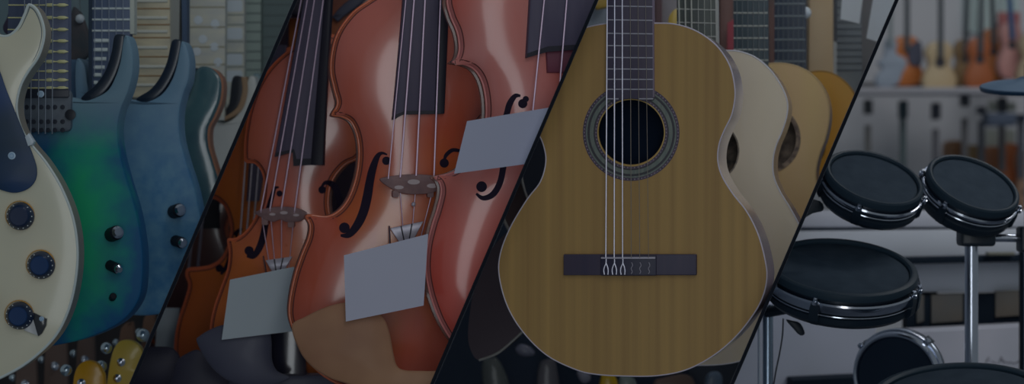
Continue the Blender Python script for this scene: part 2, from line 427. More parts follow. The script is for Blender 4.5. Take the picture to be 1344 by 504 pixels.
for yy in (141, 160, 171):
    for x in (29, 38, 47, 57, 66, 75, 85):
        obj('pole_screw', lathe(pl.at(x, yy, .0135), pl.n, [(0, .0012), (pl.px(3), .001), (pl.px(3.2), 0)], 12), POL, pk)
obj('ring_ledge', slab(pl, rrect(30, 117, 94, 129, 3), .0150, .0135, .0008), POL, pk, 'black ledge of the pickup ring')
screw(pk, pl, 57, 124, 4.5, .0155, mat('screw_pale', (92, 108, 122)))
for x in (35, 44, 54, 63, 72): obj('string', tube([pl.at(x+1, -60, .0155), pl.at(x, 176, .0165)], pl.px(.7), seg=6), mat('string_grey', (62, 68, 76), rough=.4), t)
obj('strap_button', lathe(pl.at(96, 151, .004), pl.n, [(pl.px(3), 0), (pl.px(3.5), .008), (pl.px(7), .012), (pl.px(7), .015), (0, .016)], 20), BLK, t, 'black round button at the pickup edge')
BLKK = mat('knob_plain_black', (5, 8, 13), rough=.5, spec=.2)
def post_knob(par, pl, x, y, dx, dy, r, L):
    n = Vector((dx, -1.0, -dy)).normalized()*1.0
    k = obj('knob', lathe(pl.at(x, y, .004), n, [(pl.px(r*.6), -.004), (pl.px(r), .0), (pl.px(r), L*.75), (pl.px(r*.8), L*.8), (0, L*.8)], 20), BLKK, par, 'black control knob with bright tip')
    if k and L > .02: obj('knob_tip', lathe(pl.at(x, y, .004)+n*L*.8, n, [(pl.px(r*.8), -.001), (pl.px(r*.85), L*.14), (pl.px(r*.55), L*.24), (0, L*.25)], 20), CHR, k)
post_knob(t, pl, 147, 308, .5, -.15, 9.5, .030); post_knob(t, pl, 145, 348, .75, .25, 7, .028); post_knob(t, pl, 148, 391, .3, -.3, 4.5, .014)
# --- blue guitar
pl = Pl(200, 300, 3.9, 4)
root = pl.at(210, 420, -.04)
t = thing('electric_guitar', 'matt slate blue electric guitar with two knobs, third from the left', 'guitar', root, G1)
BLU = mat('blue_mottled', (28, 56, 78), (44, 68, 83), rough=.5, coat=.05, spec=.3, mix=((50, 66, 78), .2, .36), scale=(45, 45, 45), detail=6, pos=(.35, .7))  # mix blends the reflected grey into the blue by height
bl = smooth([(120, 120), (150, 126), (176, 131), (192, 134), (212, 124), (225, 106), (232, 86), (236, 64), (239, 54), (246, 62), (250, 82), (248, 105), (241, 125), (236, 150), (237, 180), (245, 212), (256, 247), (264, 287), (268, 330), (263, 368), (250, 396), (220, 410), (180, 414), (130, 404), (90, 380), (70, 320), (90, 230), (110, 190), (100, 130), (100, 80), (112, 85)])
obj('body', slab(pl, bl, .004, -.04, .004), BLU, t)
bevel_horn(t, pl, [(225, 54), (235, 52), (238, 56), (232, 85), (222, 108), (208, 126), (192, 135), (178, 130), (196, 118), (209, 102), (219, 80)], NAVYBLK, 'black bevelled cutaway edge')
FB2 = mat('fretboard_blue_slate', (36, 44, 58), rough=.5)
FR2 = mat('fret_pale_grey', (96, 102, 102), rough=.4)
neck(t, pl, -60, 122, 172, 128, 120, 173, [-20, -5, 12, 26.5, 41], FB2, FR2, [((128+i*9, -60), (127+i*9.5, 100), .5) for i in range(5)], mat('string_grey', (62, 68, 76)), h=.012, fw=1.4)
obj('fingerboard_edge', slab(pl, [(166, -60), (178, -60), (178, 45), (168, 45)], .010, -.01), mat('edge_pale_maple', (88, 92, 88), rough=.5), t, 'pale edge of the neck')
obj('neck_left_edge', slab(pl, [(119, -60), (124, -60), (123, 128), (119, 128)], .014, -.01), mat('edge_dark_navy', (10, 20, 30), rough=.5), t, 'dark left edge of the neck')  # dark navy strip down the left edge of the neck
for y, a, b in ((54, 126, 146), (66, 126, 144), (78, 126, 142), (89, 126, 140), (99, 126, 136), (109, 126, 131)):
    obj('fret', tube([pl.at(a, y, .0125), pl.at(b, y, .0125)], pl.px(2.6), seg=6), FR2, t)
post_knob(t, pl, 229, 278, .5, -.12, 9, .03); post_knob(t, pl, 231, 316, .65, .15, 7.5, .026)
# --- dark gloss guitar
pl = Pl(265, 200, 4.2, 4)
t = thing('electric_guitar', 'glossy dark green-black electric guitar with amber edge behind the blue one', 'guitar', pl.at(255, 400, -.04), G1)
GLS = mat('dark_gloss', (24, 40, 46), (30, 48, 52), rough=.2, coat=1, scale=(16, 16, 16), bump=1.0)
dk = smooth([(215, 135), (235, 140), (247, 128), (254, 108), (258, 92), (268, 87), (281, 92), (290, 106), (289, 130), (281, 152), (273, 168), (273, 190), (280, 215), (290, 250), (295, 300), (285, 350), (255, 380), (215, 390), (190, 340), (195, 250), (205, 200), (200, 150)])
dka = Arch(pl, dk, (238, 190), (243, 330), .007, 1.5, (2.5, 4))
obj('body', dka.bm, [GLS, GLS, GLS], t)
obj('body_side', slab(pl, [(x+2.5, y+1) for x, y in dk], -.003, -.035), mat('amber_brown_edge', (82, 54, 40), rough=.4), t, 'amber brown edge of the body')
bevel_horn(t, pl, [(252, 92), (262, 90), (266, 96), (262, 112), (254, 130), (242, 142), (236, 136), (246, 122)], NAVYBLK, 'black cutaway edge')
MAP = mat('maple_cream', (84, 82, 72), (98, 94, 80), rough=.5, scale=(20, 20, 60))
MAPL = mat('maple_line', (70, 56, 40), rough=.6)
neck(t, pl, -60, 176, 224, 128, 172, 226, [-30, -10, 12, 33, 50, 75, 100], MAP, MAPL, h=.012, fw=1.0)
for y in (2, 24, 42, 63, 88, 112): obj('fret', tube([pl.at(178, y, .0125), pl.at(222, y, .0125)], pl.px(2.2), seg=6), mat('fret_blur_pale', (98, 100, 96)), t)
obj('neck_edge', slab(pl, [(222, -60), (238, -60), (236, 60), (226, 90)], .008, -.02), mat('neck_edge_grey', (66, 68, 66), rough=.5), t, 'grey edge of the neck')
obj('neck_back', slab(pl, [(238, -60), (246, -60), (246, 60), (240, 60)], .005, -.02), mat('neck_back_navy', (28, 38, 52), rough=.4), t, 'dark blue line beside the neck')
for x, y, r in ((252, 116, 0), ): pass
# --- cream/white guitar
pl = Pl(310, 200, 4.5, 4)
t = thing('electric_guitar', 'blurred off-white electric guitar with brown cutaway edge, beside the first partition', 'guitar', pl.at(300, 420, -.04), G1)
WHT = mat('offwhite_gloss', (92, 94, 94), (100, 102, 100), rough=.4, coat=.3, scale=(9, 9, 9))
wt = smooth([(262, 155), (280, 158), (296, 161), (312, 150), (322, 130), (325, 106), (331, 99), (337, 106), (337, 130), (330, 160), (333, 200), (350, 250), (360, 320), (330, 390), (280, 400), (240, 370), (250, 280), (262, 220), (255, 180)])
obj('body', slab(pl, wt, .004, -.03, .004), WHT, t)
bevel_horn(t, pl, [(305, 102), (318, 101), (320, 106), (319, 128), (309, 144), (293, 155), (290, 150), (300, 136)], BLK, 'black cutaway hollow')
obj('cutaway_edge', slab(pl, stroke([(321, 101), (322, 122), (314, 144), (294, 157)], [7, 7, 7, 4]), .006, -.02, .001), mat('brown_edge', (74, 60, 46), rough=.5), t, 'brown wooden cutaway edge')
MAP2 = mat('maple_pale_blur', (90, 92, 90), (100, 100, 92), rough=.5, scale=(20, 20, 50))
neck(t, pl, -60, 247, 298, 158, 244, 296, [-20, 10, 36, 62, 85, 108, 134], MAP2, mat('fret_tan', (78, 76, 66)), h=.012, fw=1.1)
DOT = mat('pearl_glint_white', (112, 118, 122), rough=.4)
for x, y in ((262, 27), (284, 32), (268, 52), (260, 68), (283, 62), (288, 82)): obj('glint_dot', lathe(pl.at(x, y, .0125), pl.n, [(0, .001), (pl.px(5.5), .0006), (pl.px(6), 0)], 14), DOT, t)  # white glints on the board, built as pale dots
pl = Pl(330, 100, 4.7, 4)
t = thing('electric_guitar', 'blurred pale grey guitar whose fretted neck stands left of the first partition', 'guitar', pl.at(350, 330, -.03), G1)
gw = smooth([(325, 120), (331, 100), (338, 96), (344, 104), (350, 130), (346, 180), (370, 250), (340, 320), (310, 250), (318, 180)])
obj('body', slab(pl, gw, .004, -.03, .004), mat('pale_teal', (62, 76, 80), rough=.4), t)
neck(t, pl, -60, 297, 322, 150, 298, 322, [-12, 20, 33, 55, 70, 88], MAP2, mat('fret_grey_line', (70, 74, 72)), h=.012, fw=1)
for y in (8, 44, 78, 100): obj('inlay_block', slab(pl, rrect(299, y-7, 320, y+8, 3), .0128, .011), DOT, t)
pl = Pl(350, 60, 4.9, 4)
t = thing('electric_guitar', 'blurred grey-green fretted neck nearest the top of the first partition', 'guitar', pl.at(350, 330, -.03), G1)
neck(t, pl, -60, 322, 344, 150, 322, 344, [-14, 5, 18, 30, 42, 55, 68, 80, 92], mat('board_sage', (76, 84, 80), rough=.5), mat('fret_dark_line', (50, 56, 56)), h=.012, fw=.9)
neck(t, pl, -60, 345, 395, 150, 345, 390, [-14, 6, 20, 34, 48, 62, 76, 90], mat('board_moss', (52, 60, 60), rough=.5), mat('fret_dark_line', (50, 56, 56)), h=.008, fw=1.1)
obj('body', slab(pl, smooth([(320, 150), (345, 140), (380, 150), (390, 200), (350, 330), (310, 260)]), .002, -.03, .003), mat('pale_teal', (62, 76, 80)), t)
# --- hanger and the pieces between the first two necks
pl = Pl(105, 50, 4.1)
t = thing('guitar_hanger', 'dark padded wall hanger with white knob between two fretted necks', 'hanger', pl.at(105, 130, -.03))
obj('arm', slab(pl, smooth([(95, 12), (100, 10), (106, 18), (114, 40), (119, 60), (114, 74), (102, 80), (92, 76), (90, 40)]), .004, -.02, .003), mat('hanger_pad', (26, 32, 36), (38, 36, 38), rough=.7, scale=(30, 30, 30)), t)
obj('bracket', slab(pl, rect(96, -60, 104, 20), 0, -.015), mat('pale_wall_bracket', (52, 62, 66)), t)
obj('knob', ball(pl.at(106, 25, .008), pl.px(6)), DOT, t, 'white round knob')
pl = Pl(105, 60, 4.95)
single('display_board', slab(pl, rect(-20, -60, 122, 82), .002, -.02), mat('panel_sage', (54, 66, 70), rough=.7), 'pale grey-green display board behind the dark hanger', 'board')
pl = Pl(105, 100, 3.95)
single('guitar_case', slab(pl, rrect(86, 78, 123, 150, 5), .002, -.06, .004), mat('case_blue_grey', (36, 52, 68), rough=.6), 'blue-grey case standing behind the green guitar and below the hanger', 'case')
pl = Pl(10, 20, 4.0)
single('guitar_strap', slab(pl, smooth([(8, -60), (34, -60), (38, 0), (30, 40), (12, 46), (4, 36), (12, 10)]), .003, -.01, .002), mat('strap_aubergine', (22, 20, 32), rough=.7), 'dark purple strap hanging in the cutaway of the cream guitar', 'strap')
# --- headstocks of the lower row
YEL = mat('yellow_lacquer', (132, 94, 2), (124, 88, 6), rough=.35, coat=.4, scale=(10, 10, 10))
YEL2 = mat('pale_yellow_lacquer', (122, 104, 38), (114, 96, 42), rough=.35, coat=.4, scale=(10, 10, 10))
G2 = 'headstocks of the lower row'
def headstock(label, pts, m, d, holes, posts, side=()):
    pl = Pl(pts[0][0], pts[0][1], d); cx = sum(p[0] for p in pts)/len(pts)
    t = thing('headstock', label, 'headstock', pl.at(cx, max(p[1] for p in pts)), G2)
    obj('headstock_board', slab(pl, smooth(pts), .006, -.012, .003), m, t)
    for x, y in posts:
        p = obj('tuning_post', lathe(pl.at(x, y, .006), pl.n, [(pl.px(6), 0), (pl.px(5.5), .003), (pl.px(2.6), .004), (pl.px(2.6), .014), (0, .015)], 16), CHR, t)
    for x, y, r in side:
        obj('tuning_key', ball(pl.at(x, y, -.004), pl.px(r), .8), mat('key_chrome', (130, 142, 150), rough=.22, metal=.9, k=.22), t)
    return t
headstock('bright yellow headstock at the bottom, left of the paler yellow one', [(96, 508), (99, 488), (106, 477), (117, 473), (128, 477), (135, 487), (138, 502), (134, 560), (94, 560)], YEL, 4.0, None, [(108, 502), (116, 522)], [(86, 486, 8), (83, 512, 7)])
headstock('pale yellow headstock with two posts beside the first partition', [(138, 520), (144, 480), (149, 460), (156, 449), (166, 446), (178, 449), (186, 457), (188, 468), (180, 490), (165, 560), (130, 560)], YEL2, 4.05, None, [(160, 475), (155, 496)], [(139, 457, 8), (132, 481, 8), (187, 440, 9)])
BRN = mat('brown_board_a', (52, 42, 38), rough=.7); BRN2 = mat('brown_board_b', (66, 48, 38), rough=.7)
for k, (a, b, y, m, lab) in enumerate(((20, 48, 470, BRN, 'dim brown headstock leftmost in the lower row under the cream guitar'), (58, 88, 446, BRN, 'dim brown headstock left of the bright yellow one'), (100, 124, 438, BRN, 'dim brown headstock behind the bright yellow one'), (156, 176, 424, BRN2, 'reddish brown headstock between blue guitar and pale yellow headstock'), (186, 204, 410, BRN2, 'reddish brown headstock rightmost, against the first partition'))):
    headstock(lab, [(a, y+60), (a+2, y+14), (a+8, y+2), (b-6, y), (b, y+10), (b-1, y+120), (a-2, y+120)], m, 4.5+.04*k, None, [((a+b)/2, y+34)], [(a-4, y+26, 5)])
single('shelf_rail', slab(Pl(100, 400, 4.9), rect(-80, 400, 300, 640), 0, -.03), mat('dark_back_board', (18, 20, 22), (30, 26, 26), rough=.9, scale=(12, 12, 3)), 'dark board behind the lower row of headstocks', 'board')  # dark board closing the back of the lower row

# ================================================================== BAY 2 : violins
setclip(N1, N2)
GV = 'violins standing side by side'
def varnish(nm, a, b, c0, c=None, rough=.28, md=(3.6, 3, 2.6), pos=(.35, .95)):
    return mat(nm, a, b, rough=rough, coat=1, spec=.6, scale=(16, 16, 5), mode=md, c0=c0, pos=pos, c=c)
EDGE = mat('violin_edge_orange', (108, 54, 34), rough=.3, coat=.7); PURF = mat('violin_purfling', (52, 26, 24), rough=.4, coat=.6)
RIB = mat('violin_rib_brown', (66, 34, 24), (52, 26, 22), rough=.3, coat=.7, scale=(40, 6, 40))
EBO = mat('ebony_board', (42, 39, 50), (36, 34, 46), rough=.5, scale=(50, 50, 5), spec=.4)
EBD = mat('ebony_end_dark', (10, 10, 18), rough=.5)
FHO = mat('f_hole_black', (14, 10, 20), rough=.7, spec=.2)
BRG = mat('bridge_maple', (62, 48, 50), (72, 56, 56), rough=.5, scale=(60, 60, 60))
VST = mat('violin_string', (104, 92, 104), rough=.35, metal=.3)
def violin(label, pl, out, axis, va, hgt, base, ribd=.035, extra_edge=EDGE, n=5):
    hgt *= 1.0
    root = pl.at(*base, -.04)
    t = thing('violin', label, 'violin', root, GV)
    o = smooth(out, True, n)
    A = Arch(pl, o, axis[0], axis[1], hgt, 2.0, (4.8, 6.2))
    top = A.bm; A_m = va(root)
    A.bv_keep = A.bv
    obj('top_plate', top.copy(), [A_m, extra_edge, PURF], t, ang=50)
    obj('rib', slab(pl, inset(o, 4), -.0015, -ribd), RIB, t, 'brown curved side')
    obj('back_plate', slab(pl, o, -ribd, -ribd-.004, .001), RIB, t)
    return t, A
def fhole(t, A, pts, w, balls):
    f = obj('f_hole', A.inlay(stroke(pts, w, 6)), FHO, t, 'black f-shaped sound hole')
    for x, y, r in balls:
        obj('f_hole_eye', A.disc(x, y, r), FHO, f or t)
def bridge(t, pl, pts, h, feet, eyes):
    b = obj('bridge', slab(pl, smooth(pts, True, 4), h, h-.006, .0015), BRG, t, 'brown carved bridge')
    for x, y, rx in eyes: obj('bridge_cutout', slab(pl, circle(x, y, rx, 16, rx*.42), h+.0006, h-.004), mat('cutout_pale', (98, 90, 92), rough=.5), b)
    for x, y in feet: obj('bridge_foot', slab(pl, rrect(x-4, y, x+4, y+9, 2), h-.001, .004), BRG, b)
# --- orange violin far left
pl = Pl(270, 360, 4.35, 2)
t, A = violin('orange violin furthest left, half cut by the partition edge, its strings in shadow', pl,
    [(400, 60), (340, 78), (292, 115), (268, 160), (262, 205), (266, 240), (272, 258), (285, 263), (296, 275), (302, 298), (299, 320), (290, 338), (277, 347), (262, 350), (246, 352), (243, 362), (247, 374), (242, 394), (234, 418), (229, 444), (229, 466), (235, 482), (255, 505), (300, 520), (350, 515), (400, 490), (425, 440), (420, 380), (400, 340), (385, 300), (390, 250), (410, 200), (420, 150), (425, 100)],
    ((335, 140), (325, 440)), lambda r: varnish('varnish_orange', (116, 62, 20), (98, 48, 22), pl.at(330, 300)-r), .016, (320, 520))
neck(t, pl, 60, 340, 378, 264, 326, 342, [], EBO, STL, [((340, 0), (316, 340), 1.1), ((350, 0), (324, 340), 1.1), ((360, 0), (332, 340), 1.1)], mat('string_white', (112, 108, 112), rough=.4), h=.024, thick=.012)
fhole(t, A, [(318, 300), (310, 306), (306, 320), (300, 345), (290, 360)], [3, 6, 8, 7, 3], [(288, 352, 5)])
# the violin behind it, seen through the waist
pl = Pl(265, 300, 4.8, 2)
t, A = violin('dark brown violin glimpsed through the waist of the orange violin', pl, [(300, 200), (255, 190), (215, 210), (205, 260), (225, 290), (230, 330), (205, 370), (190, 420), (200, 450), (260, 470), (320, 450), (340, 400), (320, 340), (300, 300), (320, 260), (320, 220)],
    ((265, 230), (262, 410)), lambda r: varnish('varnish_dusky', (66, 44, 40), (52, 32, 34), pl.at(262, 300)-r), .014, (262, 470))
neck(t, pl, 190, 256, 290, 300, 240, 290, [], EBD, STL, [((276-9*i, 200), (262-12*i, 352), 1.8) for i in range(3)], mat('string_broad_grey', (88, 84, 92), rough=.4), h=.02, thick=.01)
# --- second violin
pl = Pl(370, 250, 3.95, 3)
t, A = violin('reddish brown violin, second from the left, behind the blank white card', pl,
    [(430, 44), (400, 54), (378, 66), (356, 86), (339, 112), (328, 142), (322, 172), (320, 198), (322, 213), (334, 215), (343, 226), (346, 243), (343, 265), (333, 288), (321, 304), (309, 312), (298, 314), (300, 330), (298, 352), (289, 378), (280, 404), (275, 432), (276, 462), (290, 492), (330, 512), (390, 516), (440, 500), (470, 460), (475, 410), (462, 360), (450, 335), (455, 322), (440, 300), (432, 270), (436, 240), (452, 218), (470, 208), (478, 190), (482, 150), (480, 110), (468, 72), (450, 52)],
    ((405, 110), (372, 430)), lambda r: varnish('varnish_red_brown', (124, 76, 72), (112, 60, 28), pl.at(385, 170)-r, (110, 58, 44)), .022, (375, 516))
obj('fingerboard', slab(pl, [(413, -60), (440, -60), (426, 216), (389, 218), (388, 200), (364, 206)], .032, .016, .003), EBO, t, 'dark grey fingerboard')
obj('fingerboard_side', slab(pl, [(434, -60), (441.5, -60), (428, 217), (411, 217)], .0335, .012, .002), EBD, t, 'black side of the fingerboard')  # black strip along the right side of the board
obj('fingerboard_end', slab(pl, [(365, 206), (388, 200), (389, 218), (424, 216), (424, 208), (393, 209), (390, 196), (366, 201)], .0328, .014), EBD, t)
for a, b in (((412, -60), (347, 276)), ((419, -60), (359, 274)), ((427, -60), (374, 272)), ((437, -60), (391, 276))):
    obj('string', tube([pl.at(*a, .040), pl.at(b[0], b[1], .036)], pl.px(.95), seg=6), VST, t)
    obj('string_tail', tube([pl.at(*b, .036), pl.at(lerp(b[0], 370, .45), 352, .022)], pl.px(.6), seg=6), VST, t)
bridge(t, pl, [(339, 279), (350, 274), (370, 271), (390, 272), (404, 277), (406, 282), (398, 290), (380, 291), (372, 288), (362, 291), (349, 286)], .036, [(352, 286), (386, 289)], [(362, 281, 4), (377, 279, 5), (393, 282, 4)])
fhole(t, A, [(421, 247), (427, 240), (436, 242), (443, 253), (446, 268), (442, 284), (436, 296)], [2, 5, 8, 9, 9, 8, 4], [(423, 249, 5)])
fhole(t, A, [(366, 246), (361, 247), (357, 258), (353, 272), (349, 290), (346, 308), (341, 324), (333, 336), (324, 336)], [2, 4, 6, 7, 8, 9, 9, 7, 3], [(367, 254, 4), (327, 329, 6)])
FT = mat('tuner_white', (92, 92, 102), (108, 108, 116), rough=.3, metal=.2, scale=(80, 80, 80))
def tuners(t, pl, pts, h):
    o = obj('tailpiece_tip', slab(pl, pts, h, h-.006, .001), FT, t, 'pale folded tuner plate')
    a, b, c, d_ = pts[0], pts[1], pts[2], pts[3]
    for q in (.33, .66):
        obj('tuner_slot', tube([pl.at(lerp(a[0], b[0], q), lerp(a[1], b[1], q), h+.0006), pl.at(lerp(d_[0], c[0], q), lerp(d_[1], c[1], q), h+.0006)], pl.px(.8), seg=6), EBD, o)
tuners(t, pl, [(352, 341), (387, 336), (376, 355), (361, 357)], .028)
obj('tuner_screw', tube([pl.at(349, 335, .026), pl.at(353, 358, .026)], pl.px(1)), CHR, t)
# chinrests and the dark holder at the bottom
BCH = mat('chinrest_slate', (36, 38, 48), (42, 43, 53), rough=.5, coat=.05, scale=(8, 8, 8))
def plump(name, pl, pts, m, label, cat, thick=.02, hgt=.012, axis=None, grp=None):
    o = smooth(pts); cx = sum(p[0] for p in o)/len(o); cy = sum(p[1] for p in o)/len(o)
    ax = axis or ((cx-8, cy), (cx+8, cy))
    t = thing(name, label, cat, pl.at(cx, max(p[1] for p in o), -.03), grp)
    A = Arch(pl, o, ax[0], ax[1], hgt, .8, (1.5, 2.2)); obj('cup', A.bm, [m, m, m], t, ang=60)
    obj('clamp_foot', slab(pl, inset(o, 8), -.001, -thick), m, t)
    return t
GC = 'chinrests along the bottom'
BCH2 = mat('chinrest_black', (24, 25, 34), (30, 30, 40), rough=.5, scale=(8, 8, 8))
plump('chinrest', Pl(330, 470, 3.80), [(258, 448), (262, 441), (275, 433), (295, 426), (330, 424), (350, 428), (356, 445), (357, 472), (364, 487), (380, 496), (350, 508), (312, 504), (288, 492), (270, 472)], BCH, 'dark slate chinrest under the blank white card', 'chinrest', axis=((300, 455), (350, 480)), grp=GC)
plump('chinrest', Pl(250, 490, 3.94), [(226, 492), (232, 474), (245, 464), (262, 460), (285, 482), (310, 500), (340, 515), (330, 545), (250, 550), (222, 530)], BCH2, 'dark slate chinrest at the bottom edge, left of the larger one', 'chinrest', axis=((255, 500), (300, 530)), grp=GC)
plump('chinrest', Pl(200, 470, 4.15), [(150, 470), (175, 458), (200, 455), (228, 458), (240, 480), (236, 500), (200, 508), (150, 500)], BCH2, 'dark slate chinrest in the corner of the first partition', 'chinrest', axis=((180, 480), (215, 480)), grp=GC)
HLD = mat('holder_gloss_black', (16, 17, 26), (28, 24, 30), rough=.18, coat=1, scale=(60, 60, 2), pos=(.4, .6))
t = thing('display_stand', 'glossy black upright display stand between white card and tan chinrest', 'stand', Pl(380, 500, 3.87).at(380, 560))
pl = Pl(380, 460, 3.87)
obj('upright', slab(pl, rrect(354, 424, 402, 496, 6), .004, -.03, .005), HLD, t)
obj('foot', slab(pl, rrect(300, 492, 440, 560, 8), .006, -.04, .004), BCH, t)
TAN = mat('chinrest_tan', (76, 54, 41), (88, 66, 50), rough=.55, coat=.05, spec=.3, scale=(9, 9, 9))
plump('chinrest', Pl(450, 450, 3.45), [(383, 428), (400, 416), (428, 403), (455, 397), (485, 402), (503, 417), (511, 436), (516, 462), (521, 480), (532, 486), (560, 487), (585, 490), (580, 520), (500, 515), (450, 502), (428, 494), (408, 480), (393, 460)], TAN, 'smooth tan wooden chinrest under the lower white card', 'chinrest', hgt=.008, axis=((430, 440), (490, 490)), grp=GC)
single('shelf_rail', slab(Pl(540, 500, 3.7), [(500, 484), (600, 486), (600, 530), (500, 530)], .004, -.05, .003), mat('rail_tan', (62, 54, 50), rough=.5), 'tan wooden rail at the bottom beside the tan chinrest', 'rail')
single('shelf_rail', slab(Pl(200, 520, 4.4), [(140, 493), (230, 497), (230, 540), (140, 540)], .004, -.03, .003), mat('rail_brown_dim', (44, 40, 38), rough=.5), 'dim brown rail in the bottom corner by the first partition', 'rail')
# --- main violin
pl = Pl(530, 250, 3.62, -8)
t, A = violin('large reddish violin in the middle with long f-hole, above the lower white card', pl,
    [(530, -48), (500, -12), (484, 0), (463, 15), (445, 38), (436, 62), (433, 92), (438, 118), (442, 136), (435, 151), (448, 154), (460, 161), (468, 180), (470, 206), (466, 234), (457, 259), (445, 275), (429, 283), (407, 281), (401, 285), (406, 296), (404, 312), (396, 332), (387, 358), (380, 390), (379, 416), (387, 440), (400, 468), (425, 495), (470, 515), (530, 520), (600, 508), (650, 470), (680, 410), (690, 350), (680, 310), (668, 290), (676, 276), (655, 268), (632, 250), (618, 215), (620, 175), (638, 150), (654, 140), (646, 120), (652, 80), (640, 30), (610, -15), (570, -45)],
    ((545, 60), (535, 400)), lambda r: varnish('varnish_main', (108, 58, 18), (112, 62, 54), pl.at(560, 330)-r, (100, 44, 30), md=(2.1, 2, 2.1)), .034, (535, 520))
obj('fingerboard', slab(pl, [(531, -60), (586, -60), (578, 150), (526, 151), (511, 158)], .040, .026, .003), EBO, t, 'dark grey fingerboard')
obj('fingerboard_side', slab(pl, [(574, -60), (588, -60), (579, 150), (566, 150)], .042, .02, .002), EBD, t, 'black side of the fingerboard')  # black strip on the right of the board
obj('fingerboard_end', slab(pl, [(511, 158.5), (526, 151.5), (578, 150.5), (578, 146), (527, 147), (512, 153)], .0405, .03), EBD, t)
obj('neck_heel', slab(pl, [(548, 140), (578, 140), (576, 174), (548, 174)], .030, .01, .003), mat('heel_dark_brown', (30, 20, 22), rough=.5), t, 'dark underside of the fingerboard')  # dark brown block under the end of the board
for (a, b, r) in (((543.5, -60), (520.5, 233), 1.2), ((556, -60), (541, 231), 1.2), ((575, -60), (564, 234), 1.1), ((534, -60), (505, 235), .8)):
    obj('string', tube([pl.at(*a, .050), pl.at(*b, .052)], pl.px(r), seg=6), VST, t)
for b in ((520.5, 246), (541, 246), (564, 246)):
    obj('string_tail', tube([pl.at(*b, .046), pl.at(lerp(b[0], 532, .5), 312, .038)], pl.px(.7), seg=6), VST, t)
obj('string_bead', ball(pl.at(538, 268, .046), pl.px(3)), FT, t, 'small white string bead')
bridge(t, pl, [(494, 236), (505, 232), (525, 229.5), (545, 229), (565, 231), (575, 235), (575, 246), (562, 253), (545, 255), (525, 254), (508, 247)], .050, [(515, 250), (560, 250)], [(519, 246, 6), (538, 239, 8), (562, 244, 7)])
fhole(t, A, [(508, 203), (501, 201), (495, 206), (489, 222), (485, 240), (482, 258), (477, 278), (469, 295), (458, 308), (447, 309)], [2, 4, 7, 10, 11, 12, 12, 11, 8, 3], [(507, 211, 5.5), (452, 299, 7)])
fhole(t, A, [(604, 198), (594, 197), (586, 203), (583, 210)], [4, 5, 5, 3], [(583, 214, 6)])
tuners(t, pl, [(508, 299), (551, 290), (538, 315), (521, 319)], .044)
obj('tuner_screw', tube([pl.at(507, 296, .042), pl.at(508, 320, .042)], pl.px(1.2)), CHR, t)
obj('tuner_screw', ball(pl.at(557, 303, .042), pl.px(3.2), .8), CHR, t)
# --- large near violin
pl = Pl(700, 250, 3.50, -10)
t, A = violin('pinkish blurred violin on the right, cut by the middle partition', pl,
    [(700, -110), (630, -90), (596, -50), (586, -5), (590, 20), (599, 42), (602, 62), (599, 76), (593, 82), (608, 85), (622, 92), (632, 108), (637, 134), (636, 160), (628, 190), (610, 214), (592, 226), (570, 232), (576, 240), (578, 252), (573, 274), (566, 296), (560, 322), (558, 350), (561, 375), (568, 400), (580, 428), (600, 456), (640, 490), (700, 505), (780, 490), (830, 440), (850, 370), (840, 300), (800, 240), (770, 180), (780, 120), (810, 80), (820, 20), (800, -60), (760, -100)],
    ((708, -10), (705, 380)), lambda r: varnish('varnish_pink', (108, 70, 68), (104, 40, 33), pl.at(650, 130)-r, (106, 54, 48), rough=.4, md=(3, 3, 2.2)), .030, (700, 505), extra_edge=mat('edge_pink', (112, 66, 64), rough=.4, coat=.4))
obj('fingerboard', slab(pl, [(692, -60), (812, -60), (795, 62), (712, 68), (684, 77)], .040, .026, .003), EBO, t, 'dark blurred fingerboard')
obj('fingerboard_end', slab(pl, [(684, 78), (712, 70), (795, 64), (795, 58), (712, 63), (685, 72)], .0405, .03), EBD, t)
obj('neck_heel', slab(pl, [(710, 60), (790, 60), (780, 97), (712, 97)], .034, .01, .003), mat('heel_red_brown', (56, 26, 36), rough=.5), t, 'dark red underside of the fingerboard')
for a, b in (((712, -60), (690, 150)), ((740, -60), (722, 150))):
    obj('string', tube([pl.at(*a, .048), pl.at(*b, .050)], pl.px(1.1), seg=6), VST, t)
fhole(t, A, [(683, 126), (676, 126), (669, 136), (665, 150), (660, 170), (660, 190), (662, 205), (660, 222), (656, 240), (647, 255), (634, 260), (625, 254)], [3, 6, 8, 8, 10, 10, 9, 8, 8, 8, 6, 3], [(686, 136, 6), (632, 245, 7)])
obj('f_hole_hook', A.disc(690, 130, 4), FHO, t)
# --- cards
CARD = mat('card_white', (112, 120, 124), (108, 116, 123), rough=.7, scale=(4, 4, 4)); CARD2 = mat('card_lilac_white', (94, 95, 106), (98, 99, 108), rough=.7, scale=(4, 4, 4))
GK = 'blank price cards on the violins'
def card(pl, pts, m, label):
    o = []
    for i in range(4):
        a, b = pts[i], pts[(i+1) % 4]
        for q in (0, .25, .5, .75): o.append((lerp(a[0], b[0], q), lerp(a[1], b[1], q)))
    single('price_card', slab(pl, o, .0008, -.0008), m, label, 'card', GK)
card(Pl(345, 400, 3.78, 2), [(302, 367), (386, 350), (391, 434), (291, 446)], CARD, 'blank white card in front of the second violin, leaning on the slate chinrest')
card(Pl(505, 365, 3.43, 2), [(451.5, 335), (562, 307), (556, 401), (454, 422)], CARD2, 'blank lilac white card on the main violin above the tan chinrest')
card(Pl(650, 190, 3.36, 0), [(613, 159), (740, 138), (715, 212), (596, 228)], mat('card_lilac_dim', (88, 90, 102), rough=.7), 'blank white card on the pinkish right violin, against the middle partition')
card(Pl(218, 430, 4.5), [(208, 404), (236, 404), (230, 462), (203, 462)], CARD, 'small pale card at the bottom left behind the orange violin')
